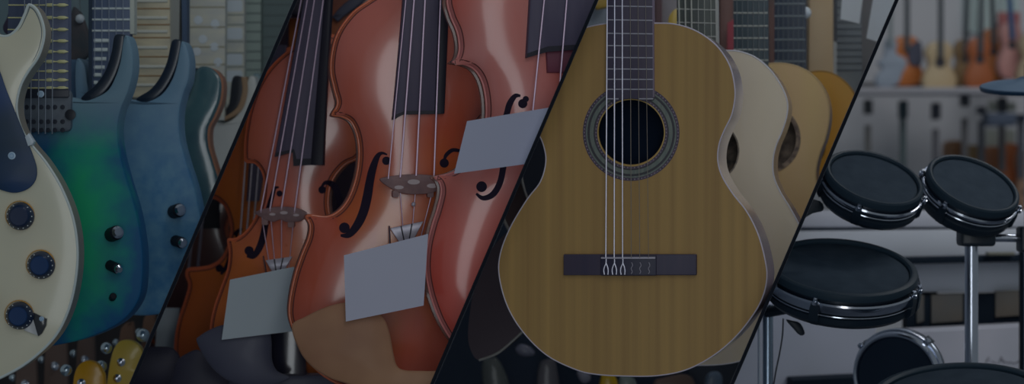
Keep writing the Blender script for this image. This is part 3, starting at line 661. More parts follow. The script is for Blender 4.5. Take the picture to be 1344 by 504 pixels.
# --- background bits
single('violin_case', slab(Pl(220, 400, 4.9), [(140, 385), (245, 385), (235, 520), (140, 520)], 0, -.05, .003), mat('case_dusty_pink', (70, 50, 54), rough=.7), 'dusty pink case behind the small pale card', 'case')
pl = Pl(390, 40, 4.6)
single('wooden_post', slab(pl, rect(379, 24, 402, 76), .004, -.04, .003), mat('post_orange', (104, 58, 28), rough=.5), 'orange wooden block behind the neck of the second violin', 'block')
pl = Pl(385, 10, 4.55)
single('violin_scroll', slab(pl, smooth([(383, -10), (395, -14), (404, -4), (404, 16), (398, 23), (386, 22), (380, 14)]), .01, -.02, .004), mat('scroll_dark', (20, 18, 28), rough=.4), 'dark curled scroll above the orange wooden block', 'scroll')
pl = Pl(445, 20, 4.4)
t = thing('violin', 'dark-edged violin scarcely seen between the second violin neck and the main violin', 'violin', pl.at(460, 170, -.03), GV)
obj('body', slab(pl, smooth([(428, -30), (500, -40), (500, 150), (430, 150), (424, 60)]), 0, -.03, .003), mat('varnish_deep', (84, 48, 30), (48, 28, 28), rough=.4, coat=.4, scale=(3, 3, 9)), t)
obj('chinrest_bar', slab(pl, stroke([(440, 26), (452, 14), (470, 0), (490, -20)], [10, 13, 14, 14]), .012, 0, .003), BCH, t, 'dark bar across the body')
pl = Pl(540, 440, 4.2)
t = thing('display_stand', 'wooden stand with pale upright behind the lower part of the main violin', 'stand', pl.at(540, 520, -.03))
obj('upright', slab(pl, rect(521, 380, 536, 500), .012, -.02, .003), mat('upright_tan', (76, 60, 54), rough=.6), t)
obj('back_board', slab(pl, rect(480, 380, 620, 510), 0, -.02), mat('stand_dark_brown', (44, 34, 38), (30, 26, 34), rough=.6, scale=(30, 30, 2)), t)

# ================================================================== BAY 3 : acoustic guitars
setclip(N2, N3)
GA = 'acoustic guitars hanging in a row'
def acoustic(label, pl, out, hole, m_top, m_side, thick=.095, m_bind=BIND, base=(0, 0), ros=None, bw=1.0):
    root = pl.at(*base, -thick)
    t = thing('acoustic_guitar', label, 'guitar', root, GA)
    o = smooth(out); hc = circle(hole[0], hole[1], hole[2], 48)
    obj('top', slab(pl, o, 0, -.0035, 0, hole=hc), m_top, t)
    bm = slab(pl, o, -.0035, -thick, 0, front=False)
    obj('side', bm, m_side, t, 'side and back of the body')
    obj('binding', tube([pl.at(x, y, -.0004) for x, y in inset(o, bw*.5)], pl.px(bw), True, 6), m_bind, t, 'pale binding around the edge')
    return t
SPR = mat('spruce_top', (98, 80, 48), (114, 94, 58), rough=.38, coat=.25, scale=(26, 26, .7), detail=4, pos=(.3, .7), c=(104, 84, 50))
def SPRm():
    m = mat('spruce_honey', (80, 62, 36), (94, 75, 43), rough=.45, coat=.05, spec=.35, scale=(80, 80, .8), detail=6, pos=(.25, .75), c=(87, 69, 40))
    return m
MAH = mat('side_rosy', (112, 96, 102), (92, 68, 62), rough=.16, coat=1, scale=(3, 3, 12))
pl = Pl(830, 250, 3.52, 11)
og = [(858, 30), (884, 31), (910, 38.5), (932, 52), (947, 67), (958, 86), (963.5, 106), (965, 127), (960.5, 151), (951, 171), (944, 190), (942.5, 211), (948, 231), (962, 254), (980, 277), (994, 304), (1003, 334), (1007, 362), (1002, 388), (989, 413), (965, 443), (935, 468), (900, 486), (862, 493.5), (822, 494), (785, 492), (757, 486), (718, 467), (687, 437), (666, 403), (655, 364), (656, 334), (669, 299), (691, 262), (709, 238), (716, 211), (712, 188), (703, 168), (697, 140), (700, 110), (712, 82), (732, 57), (760, 39), (792, 31), (825, 29.5)]
t = acoustic('honey-coloured classical acoustic guitar in front with soundhole rosette and dark bridge', pl, og, (828.5, 173, 43), SPRm(), MAH, .10, mat('binding_silver', (108, 104, 112), rough=.3), (830, 494))
ROS1 = mat('rosette_purple_dots', (44, 36, 46), (30, 26, 36), rough=.4, scale=(300, 300, 300), detail=1); ROS2 = mat('rosette_grey_green', (58, 62, 58), (48, 54, 52), rough=.4, scale=(300, 300, 60)); ROS3 = mat('rosette_black', (24, 24, 28), rough=.4)
for r1, r0, m, nm in ((63.5, 59.5, ROS1, 'rosette_outer_dots'), (59.5, 57.5, ROS2, 'rosette_thin_grey'), (57.5, 54.5, ROS3, 'rosette_dark_band'), (54.5, 49.5, ROS2, 'rosette_grey_band'), (49.5, 47.8, ROS3, 'rosette_thin_black'), (47.8, 44.6, ROS1, 'rosette_inner_dots'), (44.6, 43, mat('rosette_tan_line', (92, 76, 40), rough=.4), 'rosette_tan_line')):
    obj('rosette', ring_slab(pl, 828.5, 174, r1, r0, .0005, -.001), m, t)
dots = bmesh.new()
for r, n in ((61.5, 84), (46.2, 64)):
    for i in range(n):
        a = 2*math.pi*i/n; ball(pl.at(828.5+r*math.cos(a), 174+r*math.sin(a), .0006), pl.px(.9), .4, dots, 6)
obj('rosette_beads', dots, mat('rosette_bead_pale', (74, 68, 76), rough=.5), t)
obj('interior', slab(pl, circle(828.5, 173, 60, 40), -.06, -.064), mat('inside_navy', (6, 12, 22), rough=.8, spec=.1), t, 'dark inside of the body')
EB2 = mat('ebony_plum', (36, 32, 42), (30, 28, 40), rough=.5, scale=(50, 50, 4))
FRS = mat('fret_silver', (92, 92, 98), rough=.35)
neck(t, pl, -70, 800, 857, 131, 796.5, 858.5, [(-49, -1), (-29, -1), (-10, -1), (8.8, -.8), (26.8, -.8), (44.5, -.8), (60.5, -.6), (76, -.5), (91, -.4), (104.5, -.3), (117.5, 0)], EB2, FRS, h=.007, thick=.012, fw=.8, arc=True)
for a, b in ((796.5, 813), (840, 858.5)): obj('fret', tube([pl.at(a, 130, .0075), pl.at(b, 130, .0075)], pl.px(.8), seg=6), FRS, t)
obj('fingerboard_edge', slab(pl, [(856.4, -70), (858.2, -70), (859.6, 128), (857.8, 128)], .0074, -.004), mat('edge_grey_plum', (62, 56, 66)), t)
ST1 = mat('string_bright', (112, 112, 122), rough=.3, metal=.3); ST2 = mat('string_nylon', (66, 62, 58), rough=.4)
br = obj('bridge', slab(pl, rrect(741, 333.5, 915, 361, 1.5), .009, 0, .0012), EB2, t, 'dark plum bridge')
obj('tie_block', slab(pl, rrect(790, 334.5, 863, 361.5, 1.5), .0125, 0, .0012), mat('tie_block_dark', (22, 22, 34), rough=.45), br)
obj('saddle', slab(pl, rrect(791, 337, 862, 339.4, .8), .0155, .01, .0004), mat('saddle_bone', (92, 90, 98), rough=.4), br, 'pale bone saddle')
tops = (799.8, 809.3, 819, 829.2, 839.2, 848.8); bots = (797.7, 808.6, 819.6, 831, 842, 853.5)
for i in range(6):
    m = ST1 if i < 3 else ST2; r = (.95, .95, .85, .45, .4, .35)[i]; a, b = tops[i], bots[i]
    obj('string', tube([pl.at(a-.6, -70, .012), pl.at(b, 338, .0165)], pl.px(r), seg=6), m, t)
    r2 = .9 if i < 3 else .7
    if i < 3: lp_ = [(b, 338), (b, 345), (b-2.2, 350), (b-3, 355), (b-2.2, 360)]; lq = [(b, 345), (b+2.0, 350), (b+2.8, 355), (b+2.4, 360)]
    else: lp_ = [(b, 344), (b+1.5, 348), (b-.5, 352), (b+1, 356), (b-.5, 359)]; lq = None
    obj('string_tie', tube([pl.at(x, y, .0145) for x, y in smooth(lp_, False, 3)], pl.px(r2), seg=6), ST1 if i < 3 else mat('tie_grey', (78, 76, 84)), br)
    if lq: obj('string_tie', tube([pl.at(x, y, .0145) for x, y in smooth(lq, False, 3)], pl.px(r2), seg=6), ST1, br)
# --- cream top guitar
pl = Pl(960, 250, 3.85, 10)
t = acoustic('cream-topped acoustic guitar directly behind the honey-coloured one', pl,
    [(900, 78), (925, 68), (950, 66), (970, 67), (990, 74), (1007, 87), (1020, 103), (1029, 119), (1034, 135), (1033, 152), (1027, 172), (1019, 191), (1015, 210), (1016, 231), (1024, 251), (1038, 274), (1052, 302), (1060, 335), (1060, 370), (1050, 405), (1030, 435), (1000, 462), (965, 476), (920, 480), (870, 476), (825, 455), (795, 420), (780, 370), (785, 320), (805, 275), (830, 245), (838, 215), (832, 180), (828, 140), (840, 105), (868, 84)],
    (929, 198, 40), mat('cream_top', (112, 106, 92), (116, 110, 98), rough=.4, coat=.25, scale=(40, 40, 2)), mat('side_rose_brown', (70, 52, 44), (52, 40, 36), rough=.3, coat=.6, scale=(30, 30, 30)), .09, mat('binding_pale_pink', (106, 106, 110), rough=.3), (930, 480))
obj('rosette', ring_slab(pl, 929, 198, 41.5, 39.6, .0008, -.004), mat('rosette_shell', (46, 44, 40), (70, 64, 56), rough=.4, scale=(200, 200, 200)), t)
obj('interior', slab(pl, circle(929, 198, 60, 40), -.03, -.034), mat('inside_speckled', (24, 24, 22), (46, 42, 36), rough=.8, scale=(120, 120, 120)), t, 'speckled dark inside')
neck(t, pl, -70, 889, 939, 100, 889, 943, [(-38, -1), (-20, -1), (-4, -1), (13, -1.5), (30.5, -1.5), (48, -1.5), (64, -1)], mat('board_olive_dark', (40, 44, 42), (34, 38, 38), rough=.5, scale=(30, 30, 3)), mat('fret_soft', (82, 84, 82)), [((891, -70), (893.5, 90), 1.1), ((899.5, -70), (901.5, 90), 1.1), ((907.5, -70), (909.5, 90), 1.1), ((917, -70), (918, 90), .4), ((925, -70), (926, 90), .4), ((933, -70), (935, 90), .4)], mat('string_soft', (86, 88, 84)), h=.008, fw=.9)
obj('fingerboard_edge', slab(pl, [(938.5, -70), (941.5, -70), (944, 100), (941, 100)], .009, -.01), mat('fret_soft', (82, 84, 82)), t, 'pale edge of the neck')
# --- tan guitar
pl = Pl(1030, 250, 4.15, 10)
TANT = mat('tan_top', (112, 96, 64), (116, 98, 70), rough=.45, coat=.2, scale=(30, 30, 2))
t = acoustic('tan acoustic guitar third in the row, with dark patterned soundhole edge', pl,
    [(970, 92), (990, 86), (1010, 83), (1030, 83), (1050, 88), (1068, 99), (1082, 118), (1088, 138), (1088, 160), (1083, 183), (1075, 205), (1071, 228), (1075, 252), (1090, 285), (1100, 330), (1095, 390), (1070, 440), (1020, 470), (960, 470), (915, 440), (900, 390), (905, 330), (930, 280), (945, 240), (940, 200), (932, 160), (940, 120)],
    (1005, 182, 40), TANT, mat('side_amber_brown', (80, 60, 38), rough=.35, coat=.5), .08, mat('binding_tan', (98, 84, 60)), (1010, 470))
obj('rosette', ring_slab(pl, 1005, 182, 46, 40, .0008, -.004), mat('rosette_tortoise', (40, 32, 28), (72, 62, 52), rough=.4, scale=(90, 90, 90), detail=1), t, 'tortoise patterned ring')
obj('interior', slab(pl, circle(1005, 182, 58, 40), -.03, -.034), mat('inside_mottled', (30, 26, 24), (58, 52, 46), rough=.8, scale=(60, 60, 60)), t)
neck(t, pl, -70, 963.5, 1007, 110, 963.5, 1009, [-50, -33, -16, 0, 17.5, 34.5, 50.5, 65.5, 79.5], mat('board_teal_dark', (30, 38, 42), rough=.5), mat('fret_soft_white', (92, 94, 90)), [((968+i*7, -70), (968+i*7.2, 100), .55) for i in range(6)], mat('string_dim', (54, 58, 60)), h=.008, fw=1.1)
# --- amber guitar
pl = Pl(1090, 250, 4.45, 10)
t = acoustic('amber orange acoustic guitar furthest right in its row, cut by the last partition', pl,
    [(1040, 110), (1055, 98), (1072, 93), (1090, 95), (1106, 104), (1120, 120), (1130, 145), (1130, 175), (1122, 205), (1115, 235), (1120, 270), (1140, 320), (1140, 380), (1110, 430), (1050, 440), (1000, 400), (990, 340), (1010, 280), (1020, 230), (1012, 180), (1020, 140)],
    (1050, 190, 34), mat('amber_top', (116, 86, 22), (108, 76, 20), rough=.35, coat=.4, scale=(14, 14, 3)), mat('side_amber_dark', (62, 42, 20), rough=.35, coat=.5), .08, mat('binding_amber', (80, 58, 22)), (1060, 440))
neck(t, pl, -70, 1017, 1056, 120, 1017, 1058, [-36, -18, -10, 5.5, 21.5, 37.5, 52.5, 67, 81], mat('board_navy', (28, 34, 42), rough=.5), mat('fret_dim', (66, 72, 74)), [((1022+i*6.5, -70), (1022+i*6.6, 100), .45) for i in range(6)], mat('string_dim', (54, 58, 60)), h=.008, fw=1.3)
# necks further back
pl = Pl(1075, 40, 4.7)
t = thing('acoustic_guitar', 'guitar seen only as a plain tan neck, between two dark fretted necks', 'guitar', pl.at(1075, 300, -.03), GA)
obj('neck', slab(pl, [(1061, -70), (1093, -70), (1094, 130), (1060, 130)], .008, -.02, .005), mat('tan_neck_wood', (94, 82, 64), (88, 74, 54), rough=.5, scale=(6, 6, 4)), t)
obj('body', slab(pl, smooth([(1040, 150), (1055, 120), (1095, 120), (1115, 150), (1110, 250), (1080, 300), (1045, 250)]), 0, -.04, .003), TANT, t)
pl = Pl(1113, 40, 4.8)
t = thing('acoustic_guitar', 'guitar with blurred grey fretted neck beside the tan neck, under white tags', 'guitar', pl.at(1113, 300, -.03), GA)
neck(t, pl, -70, 1098, 1129, 130, 1097, 1131, [-20, -10, 0, 10, 20, 29, 38, 47, 56, 65, 74, 83, 92], mat('board_grey', (58, 62, 64), rough=.5), mat('fret_dark_soft', (44, 48, 52)), h=.008, fw=.9)
obj('neck_binding', slab(pl, rect(1092, 55, 1098, 130), .008, -.01), mat('edge_white_soft', (88, 90, 90)), t, 'white lower edge of the neck')
obj('body', slab(pl, smooth([(1085, 150), (1095, 125), (1130, 125), (1145, 160), (1140, 250), (1113, 300), (1085, 250)]), 0, -.04, .003), mat('grey_brown_body', (58, 54, 52)), t)
pl = Pl(950, 30, 4.9)
single('hanging_guitar_neck', slab(pl, [(944, -70), (962, -70), (963, 110), (944, 110)], .002, -.03, .004), mat('neck_redbrown', (50, 38, 34), (64, 46, 44), rough=.5, scale=(4, 4, 5)), 'dark red-brown bare neck between olive and teal fretted necks', 'neck')
single('guitar_strap', slab(Pl(960, 50, 4.85), [(955, 30), (963, 25), (963, 75), (954, 75)], .003, -.004), mat('strap_red', (82, 34, 40), rough=.6), 'small red strap end beside the teal fretted neck', 'strap')
single('hanging_guitar_neck', slab(Pl(1012, 30, 4.9), [(1007, -70), (1017, -70), (1017, 120), (1007, 120)], .004, -.03, .004), mat('neck_umber', (46, 38, 36), (60, 42, 38), rough=.5, scale=(4, 4, 8)), 'narrow dark umber neck left of the navy fretted neck', 'neck')
single('tuning_key', ball(Pl(1057, 17, 4.6).at(1057, 17), .0105, .6), DOT, 'white oval tuning key left of the tan neck', 'tuning key')
GT = 'white tags hanging at the top'
TAG = mat('tag_white', (112, 116, 118), rough=.7)
for i, (pts, lab) in enumerate((([(1107, -30), (1136, -30), (1128, 31), (1103, 25)], 'white tag above the grey fretted neck, left of the two at the top'), ([(1150, -25), (1182, -25), (1158, 57), (1137, 50)], 'white tag hanging against the last partition, right of the two at the top'))):
    single('price_tag', slab(Pl(1120, 10, 4.6-.05*i), pts, .0012, -.0012), TAG, lab, 'tag', GT)
single('display_board', slab(Pl(900, 0, 5.1), rect(700, -80, 1260, 160), .004, -.02), mat('board_grey_brown', (56, 56, 56), (40, 40, 42), rough=.8, scale=(5, 5, 5)), 'grey-brown board behind the acoustic guitar necks', 'board')
pl = Pl(870, 10, 4.6)
single('hanging_guitar_neck', slab(pl, rect(858, -70, 869, 60), 0, -.02, .003), mat('neck_cocoa', (46, 34, 36), rough=.5), 'dark brown neck just right of the front fretboard', 'neck')
single('hanging_guitar', slab(pl, smooth([(868, -30), (892, -30), (893, 40), (880, 52), (868, 40)]), -.01, -.04, .003), mat('pale_grey_blur', (72, 70, 72), rough=.5), 'pale grey guitar body edge behind the front neck', 'guitar')
single('yellow_pick_guard', slab(Pl(884, 30, 4.5), smooth([(879, 20), (889, 12), (894, 30), (890, 40), (878, 36)]), .002, -.006, .001), YEL2, 'small yellow guard left of the olive fretted neck', 'guard')
single('hanging_guitar', slab(Pl(788, 20, 4.6), smooth([(765, 10), (798, 8), (803, 25), (800, 60), (765, 60)]), 0, -.03, .003), mat('pale_grey_cool', (66, 72, 78), rough=.5), 'pale grey guitar body edge left of the front neck', 'guitar')
single('headstock', slab(Pl(790, 0, 4.55), smooth([(780, -30), (798, -32), (799, 4), (790, 11), (780, 8)]), 0, -.02, .003), mat('dull_yellow', (94, 78, 34), rough=.4), 'dull yellow headstock tip at the top beside the middle partition', 'headstock')
# --- dark guitar at the left
pl = Pl(690, 300, 3.95, 8)
DBL = mat('black_top_gloss', (14, 18, 26), rough=.35, coat=.3)
t = thing('acoustic_guitar', 'black acoustic guitar behind the left waist of the honey guitar, with pale binding', 'guitar', pl.at(690, 480, -.08), GA)
ob = smooth([(760, 120), (720, 130), (694, 160), (684, 195), (684, 225), (688, 248), (696, 268), (706, 285), (760, 300), (800, 260), (800, 180)])
obj('body', slab(pl, ob, 0, -.02), DBL, t)
obj('binding', tube([pl.at(x, y, 0) for x, y in ob], pl.px(1.6), True, 6), mat('binding_dim', (74, 74, 72), rough=.4), t, 'pale grey binding')
obj('side', slab(pl, smooth([(700, 210), (688, 225), (675, 245), (664, 268), (658, 288), (662, 298), (668, 306), (700, 320), (740, 300), (730, 240)]), -.021, -.06), mat('side_umber', (44, 34, 34), rough=.4), t, 'brown side of the body')
lo = smooth([(700, 290), (668, 302), (640, 330), (622, 370), (614, 410), (612, 450), (625, 474), (650, 465), (672, 447), (690, 430), (760, 400), (760, 320)])
obj('lower_body', slab(pl, lo, -.021, -.08), mat('lower_bout_black', (34, 28, 33), rough=.5), t, 'black-brown lower body')
obj('lower_binding', tube([pl.at(x, y, -.02) for x, y in smooth([(626, 474), (650, 465), (672, 447), (690, 430)], False, 6)], pl.px(1.8), False, 6), mat('binding_dim', (74, 74, 72)), t, 'pale binding along the lower edge')
obj('upper_binding', tube([pl.at(x, y, -.02) for x, y in smooth([(657, 284), (662, 296), (668, 306)], False, 4)], pl.px(2), False, 6), mat('binding_dim', (74, 74, 72)), t, 'pale binding end at the waist')
# --- blurred lower row
GL = 'blurred lower row under the acoustic guitars'
def low(nm, label, pts, c, d, cat):
    pl = Pl(pts[0][0], 490, d); single(nm, slab(pl, smooth(pts, True, 4), .008, -.02, .004), mat('low_'+str(c[0])+'_'+str(c[1]), c, rough=.4, coat=.3), label, cat, GL)
low('headstock', 'grey-green headstock below the black guitar at the bottom left', [(632, 480), (645, 470), (655, 474), (668, 504), (668, 540), (642, 540)], (40, 44, 44), 4.9, 'headstock')
low('tuning_key', 'pale oval tuning key left of centre below the honey guitar', [(676, 458), (684, 452), (696, 456), (702, 464), (694, 468), (682, 466)], (54, 56, 66), 4.85, 'tuning key')
low('headstock', 'dim grey headstock below the lower left edge of the honey guitar', [(706, 484), (718, 472), (730, 478), (734, 540), (706, 540)], (42, 42, 46), 4.9, 'headstock')
low('tuning_key', 'pale grey tuning key just left of the bright yellow headstock', [(757, 490), (766, 486), (774, 490), (774, 500), (764, 502)], (66, 66, 74), 4.8, 'tuning key')
low('headstock', 'bright yellow headstock tip under the honey guitar', [(788, 498), (796, 491), (806, 493), (811, 505), (811, 540), (786, 540)], (128, 104, 12), 4.8, 'headstock')
low('headstock', 'pale grey-green headstock right of the yellow tip', [(812, 500), (820, 494), (832, 497), (836, 510), (834, 540), (812, 540)], (66, 74, 72), 4.85, 'headstock')
low('headstock', 'brown headstock below the middle of the honey guitar', [(858, 504), (872, 496), (900, 492), (912, 504), (910, 540), (860, 540)], (64, 52, 46), 4.85, 'headstock')
low('tuning_key', 'blue-grey tuning key at the bottom beside the last partition', [(926, 500), (932, 490), (944, 489), (948, 498), (944, 512), (928, 514)], (56, 66, 76), 4.7, 'tuning key')
single('display_board', slab(Pl(950, 500, 4.95), [(905, 470), (1010, 470), (1010, 560), (905, 560)], 0, -.02), mat('board_slate_dark', (30, 34, 40), rough=.8), 'dark slate board at the bottom beside the last partition', 'board')

# ================================================================== BAY 4 : drums
setclip(N3, None)
PAD = mat('drum_pad_rubber', (21, 28, 35), (25, 32, 39), rough=.75, scale=(40, 40, 40), spec=.12)
RIM = mat('drum_rim_black', (14, 23, 30), rough=.5, spec=.3)
SHL = mat('drum_shell_black', (7, 14, 21), rough=.4, coat=.1)
HOOP = mat('hoop_chrome', (150, 155, 165), rough=.15, metal=1, k=.3)
GD = 'electronic drum pads'
def drum(label, cx, cy, a, b, rot, d, hsh, lugs, minor_up=1, seg=64, hw=.008, pm=None, rm=None):
    R = a*d/F; ct = b/a; st = math.sqrt(1-ct*ct)
    r = math.radians(rot); upv = Vector((math.sin(r), 0, math.cos(r)))*minor_up
    c = P(cx, cy, d); view = (C0-c).normalized(); n = (view*ct+upv*st).normalized()
    t = thing('drum_pad', label, 'drum', c-n*hsh, GD)
    obj('pad', lathe(c, n, [(0, -.001), (R*.86, -.001), (R*.88, -.0025)], seg), pm or PAD, t, 'flat dark playing surface')
    obj('rim', lathe(c, n, [(R*.885, -.004), (R*.885, .001), (R*.91, .0035), (R*.95, .004), (R*.985, .002), (R, -.002), (R, -.007), (R*.9, -.008)], seg, closed=True), rm or RIM, t, 'raised black rubber rim')
    q = .0022*R/.075
    z = -.011
    obj('hoop', lathe(c, n, [(R*1.0, z), (R*1.03, z-.0005), (R*1.045, z-.003), (R*1.035, z-hw*.7), (R*1.01, z-hw), (R*.97, z-hw), (R*.97, z)], seg, closed=True), HOOP, t, 'chrome tension hoop')
    obj('wire', tube([c+n*(z-.004-hw)+(frame_of(n)[0]*math.cos(x)+frame_of(n)[1]*math.sin(x))*R*1.0 for x in [2*math.pi*i/seg for i in range(seg)]], .0011, True, 6), HOOP, t, 'thin chrome wire below the hoop')
    obj('shell', lathe(c, n, [(R*.96, -.007), (R*.96, -hsh*.66), (R*1.0, -hsh*.70), (R*1.0, -hsh*.86), (R*.94, -hsh), (R*.3, -hsh*1.05), (0, -hsh*1.05)], seg), SHL, t)
    u, v, _ = frame_of(n)
    for ang in lugs:
        x = math.radians(ang); e = u*math.cos(x)+v*math.sin(x); tt = -u*math.sin(x)+v*math.cos(x)
        bm = bmesh.new(); w = .0065
        Z = [(.965, -.010, .7), (1.06, -.012, .8), (1.075, -.020, 1), (1.06, -hsh*.8, 1.15), (1.0, -hsh*.95, .8), (.95, -hsh*.9, .8)]
        rr = [[bm.verts.new(c+e*R*k+n*h+tt*w*s*q_) for s in (-1, 1)] for k, h, q_ in Z]
        for i in range(len(rr)):
            A_, B_ = rr[i], rr[(i+1) % len(rr)]; bm.faces.new((A_[0], A_[1], B_[1], B_[0]))
        bm.faces.new([p[0] for p in rr]); bm.faces.new([p[1] for p in rr])
        l = obj('lug', bm, SHL, t)
        if l: obj('tension_bolt', lathe(c+e*R*1.05+n*(-.010), n, [(0, .0062), (.0028, .0062), (.0032, .005), (.0032, .0016), (.005, .0012), (.005, -.004), (0, -.004)], 12), HOOP, l, 'chrome bolt')
    return t, c, n, R
def ang_for(c, n, px, py, d):   # direction round the drum that faces a given point
    u, v, _ = frame_of(n); e = P(px, py, d)-c; return math.degrees(math.atan2(e.dot(v), e.dot(u)))
def lugs_at(cx, cy, a, b, rot, d, pts, up=1):
    ct = b/a; st = math.sqrt(1-ct*ct); r = math.radians(rot); upv = Vector((math.sin(r), 0, math.cos(r)))*up
    c = P(cx, cy, d); n = ((C0-c).normalized()*ct+upv*st).normalized(); u, v, _ = frame_of(n); out = []
    for px, py in pts:
        ray = (P(px, py, d)-C0); s = (c-C0).dot(n)/ray.dot(n); e = C0+ray*s-c
        out.append(math.degrees(math.atan2(e.dot(v), e.dot(u))))
    return out
A_ = (1147.5, 234.5, 67, 34.5, 18, 3.95)
tA, cA, nA, RA = drum('upper left round drum pad, tilted, beside the last partition', *A_, .044, lugs_at(*A_, [(1128, 268), (1211, 254), (1112, 197), (1190, 215), (1078, 225)]))
B_ = (1277.5, 242, 64, 34.5, 24, 4.0)
tB, cB, nB, RB = drum('upper right round drum pad on top of the chrome pole', *B_, .047, lugs_at(*B_, [(1243, 262), (1219, 222), (1336, 266), (1253, 203), (1320, 230)]))
Cc = (1106, 352, 99.5, 36.5, 6, 3.85)
tC, cC, nC, RC = drum('largest round drum pad at lower left of the drum set', *Cc, .050, lugs_at(*Cc, [(1072, 386), (1197, 370), (1078, 315), (1180, 330), (1190, 376)]), hw=.016)
Dd = (1176, 494, 59, 55, 55, 4.15)
tD, cD, nD, RD = drum('upright round drum pad facing front, below the large pad', *Dd, .042, lugs_at(*Dd, [(1128, 456), (1216, 448), (1176, 560)], -1), -1, hw=.012, pm=mat('drum_pad_black', (11, 18, 27), rough=.6, spec=.2), rm=HOOP)
Ee = (1262, 521, 122, 37, -2, 3.62)
tE, cE, nE, RE = drum('dark drum pad whose top only just rises at the bottom right edge', *Ee, .05, lugs_at(*Ee, [(1200, 560), (1330, 560)]))
# hardware
pl = Pl(1276, 312, 4.02)
t = thing('drum_stand', 'chrome upright pole with black clamp carrying the upper right pad', 'stand', P(1275, 252, 4.02)-Vector((0, 0, P(0, 252, 4.02).z)))
base = Vector((P(1275, 252, 4.02).x, 4.02, 0))
top = P(1275, 318, 4.02)
POLE = mat('pole_chrome', (150, 155, 165), rough=.2, metal=1, k=.35)
r = 8.8*4.02/F
obj('pole', lathe(base, Vector((0, 0, 1)), [(r*1.1, .0), (r*1.1, .3), (r, .3), (r, top.z)], 24), POLE, t, 'chrome pole')
obj('clamp', slab(pl, rrect(1258, 294, 1303, 323, 5), .028, -.02, .004), SHL, t, 'black plastic clamp')
obj('rod', tube([P(1296, 312, 4.02), P(1420, 314, 4.02)], .0062, False, 12), POLE, t, 'horizontal chrome rod')
obj('rod_clamp', slab(Pl(1345, 315, 4.0), rrect(1337, 297, 1372, 331, 4), .02, -.02, .004), SHL, t, 'black clamp at the frame edge')
for k in range(3):
    a = math.radians(90+k*120); obj('foot', tube([base+Vector((0, 0, .12)), base+Vector((math.cos(a)*.12, math.sin(a)*.12, .01))], .008), SHL, t)
t = thing('drum_stand', 'slim dark chrome pole at the left below the largest pad, beside the last partition', 'stand', Vector((P(1008, 252, 4.0).x, 4.0, 0)))
b2 = Vector((P(1008, 252, 4.0).x, 4.0, 0)); tp = P(1008, 400, 4.0)
obj('pole', lathe(b2, Vector((0, 0, 1)), [(.0078, 0), (.0078, tp.z)], 20), mat('pole_dark_chrome', (90, 100, 112), rough=.25, metal=1, k=.3), t)
obj('rod', tube([Vector((P(996, 252, 4.05).x, 4.05, 0)), P(996, 404, 4.05)], .0018), POLE, t, 'thin chrome rod beside the pole')
obj('arm', tube([P(1006, 410, 3.98), P(1060, 400, 3.93)], .008), SHL, t)
obj('wing_nut', slab(Pl(1045, 430, 3.9), smooth([(1032, 420), (1040, 421), (1050, 424), (1056, 437), (1050, 440), (1042, 432)], True, 3), .006, -.006, .002), SHL, t, 'black wing nut')
obj('bracket', slab(Pl(1065, 270, 3.97), smooth([(1050, 262), (1076, 264), (1080, 276), (1066, 280), (1048, 288)], True, 3), .008, -.008, .002), SHL, t, 'black bracket of the upper left pad')
t_, c_ = P(1028, 421, 3.92), None
single('cable', tube([P(x, y, 3.92) for x, y in smooth([(1028, 418), (1027, 440), (1023, 465), (1017, 495), (1012, 540), (1010, 640), (1000, 900)], False, 5)], .0011), BLK, 'thin black cable hanging beside the slim pole', 'cable')
# cymbal
CYM = mat('cymbal_slate', (34, 45, 56), (40, 50, 60), rough=.6, spec=.2, scale=(10, 10, 10)); CYE = mat('cymbal_edge_navy', (8, 24, 38), rough=.4)
c = P(1349, 109, 4.3); rr = 63*4.3/F; n = Vector((-.03, -.17, 1)).normalized()
t = thing('cymbal', 'slate blue cymbal pad cut by the right edge of the photo', 'cymbal', c-n*.02)
obj('plate', lathe(c, n, [(0, .010), (rr*.15, .010), (rr*.3, .004), (rr*.9, -.002), (rr*.98, -.004)], 48), CYM, t)
obj('underside', lathe(c, n, [(rr*.98, -.004), (rr, -.006), (rr*.98, -.011), (rr*.6, -.012), (0, -.012)], 48), CYE, t, 'dark navy underside and edge')
obj('wing_nut', lathe(c, n, [(.006, .008), (.006, .03), (0, .032)], 12), SHL, t)
obj('boom', tube([c-n*.01, Vector((c.x, c.y, 0))], .006), POLE, t)
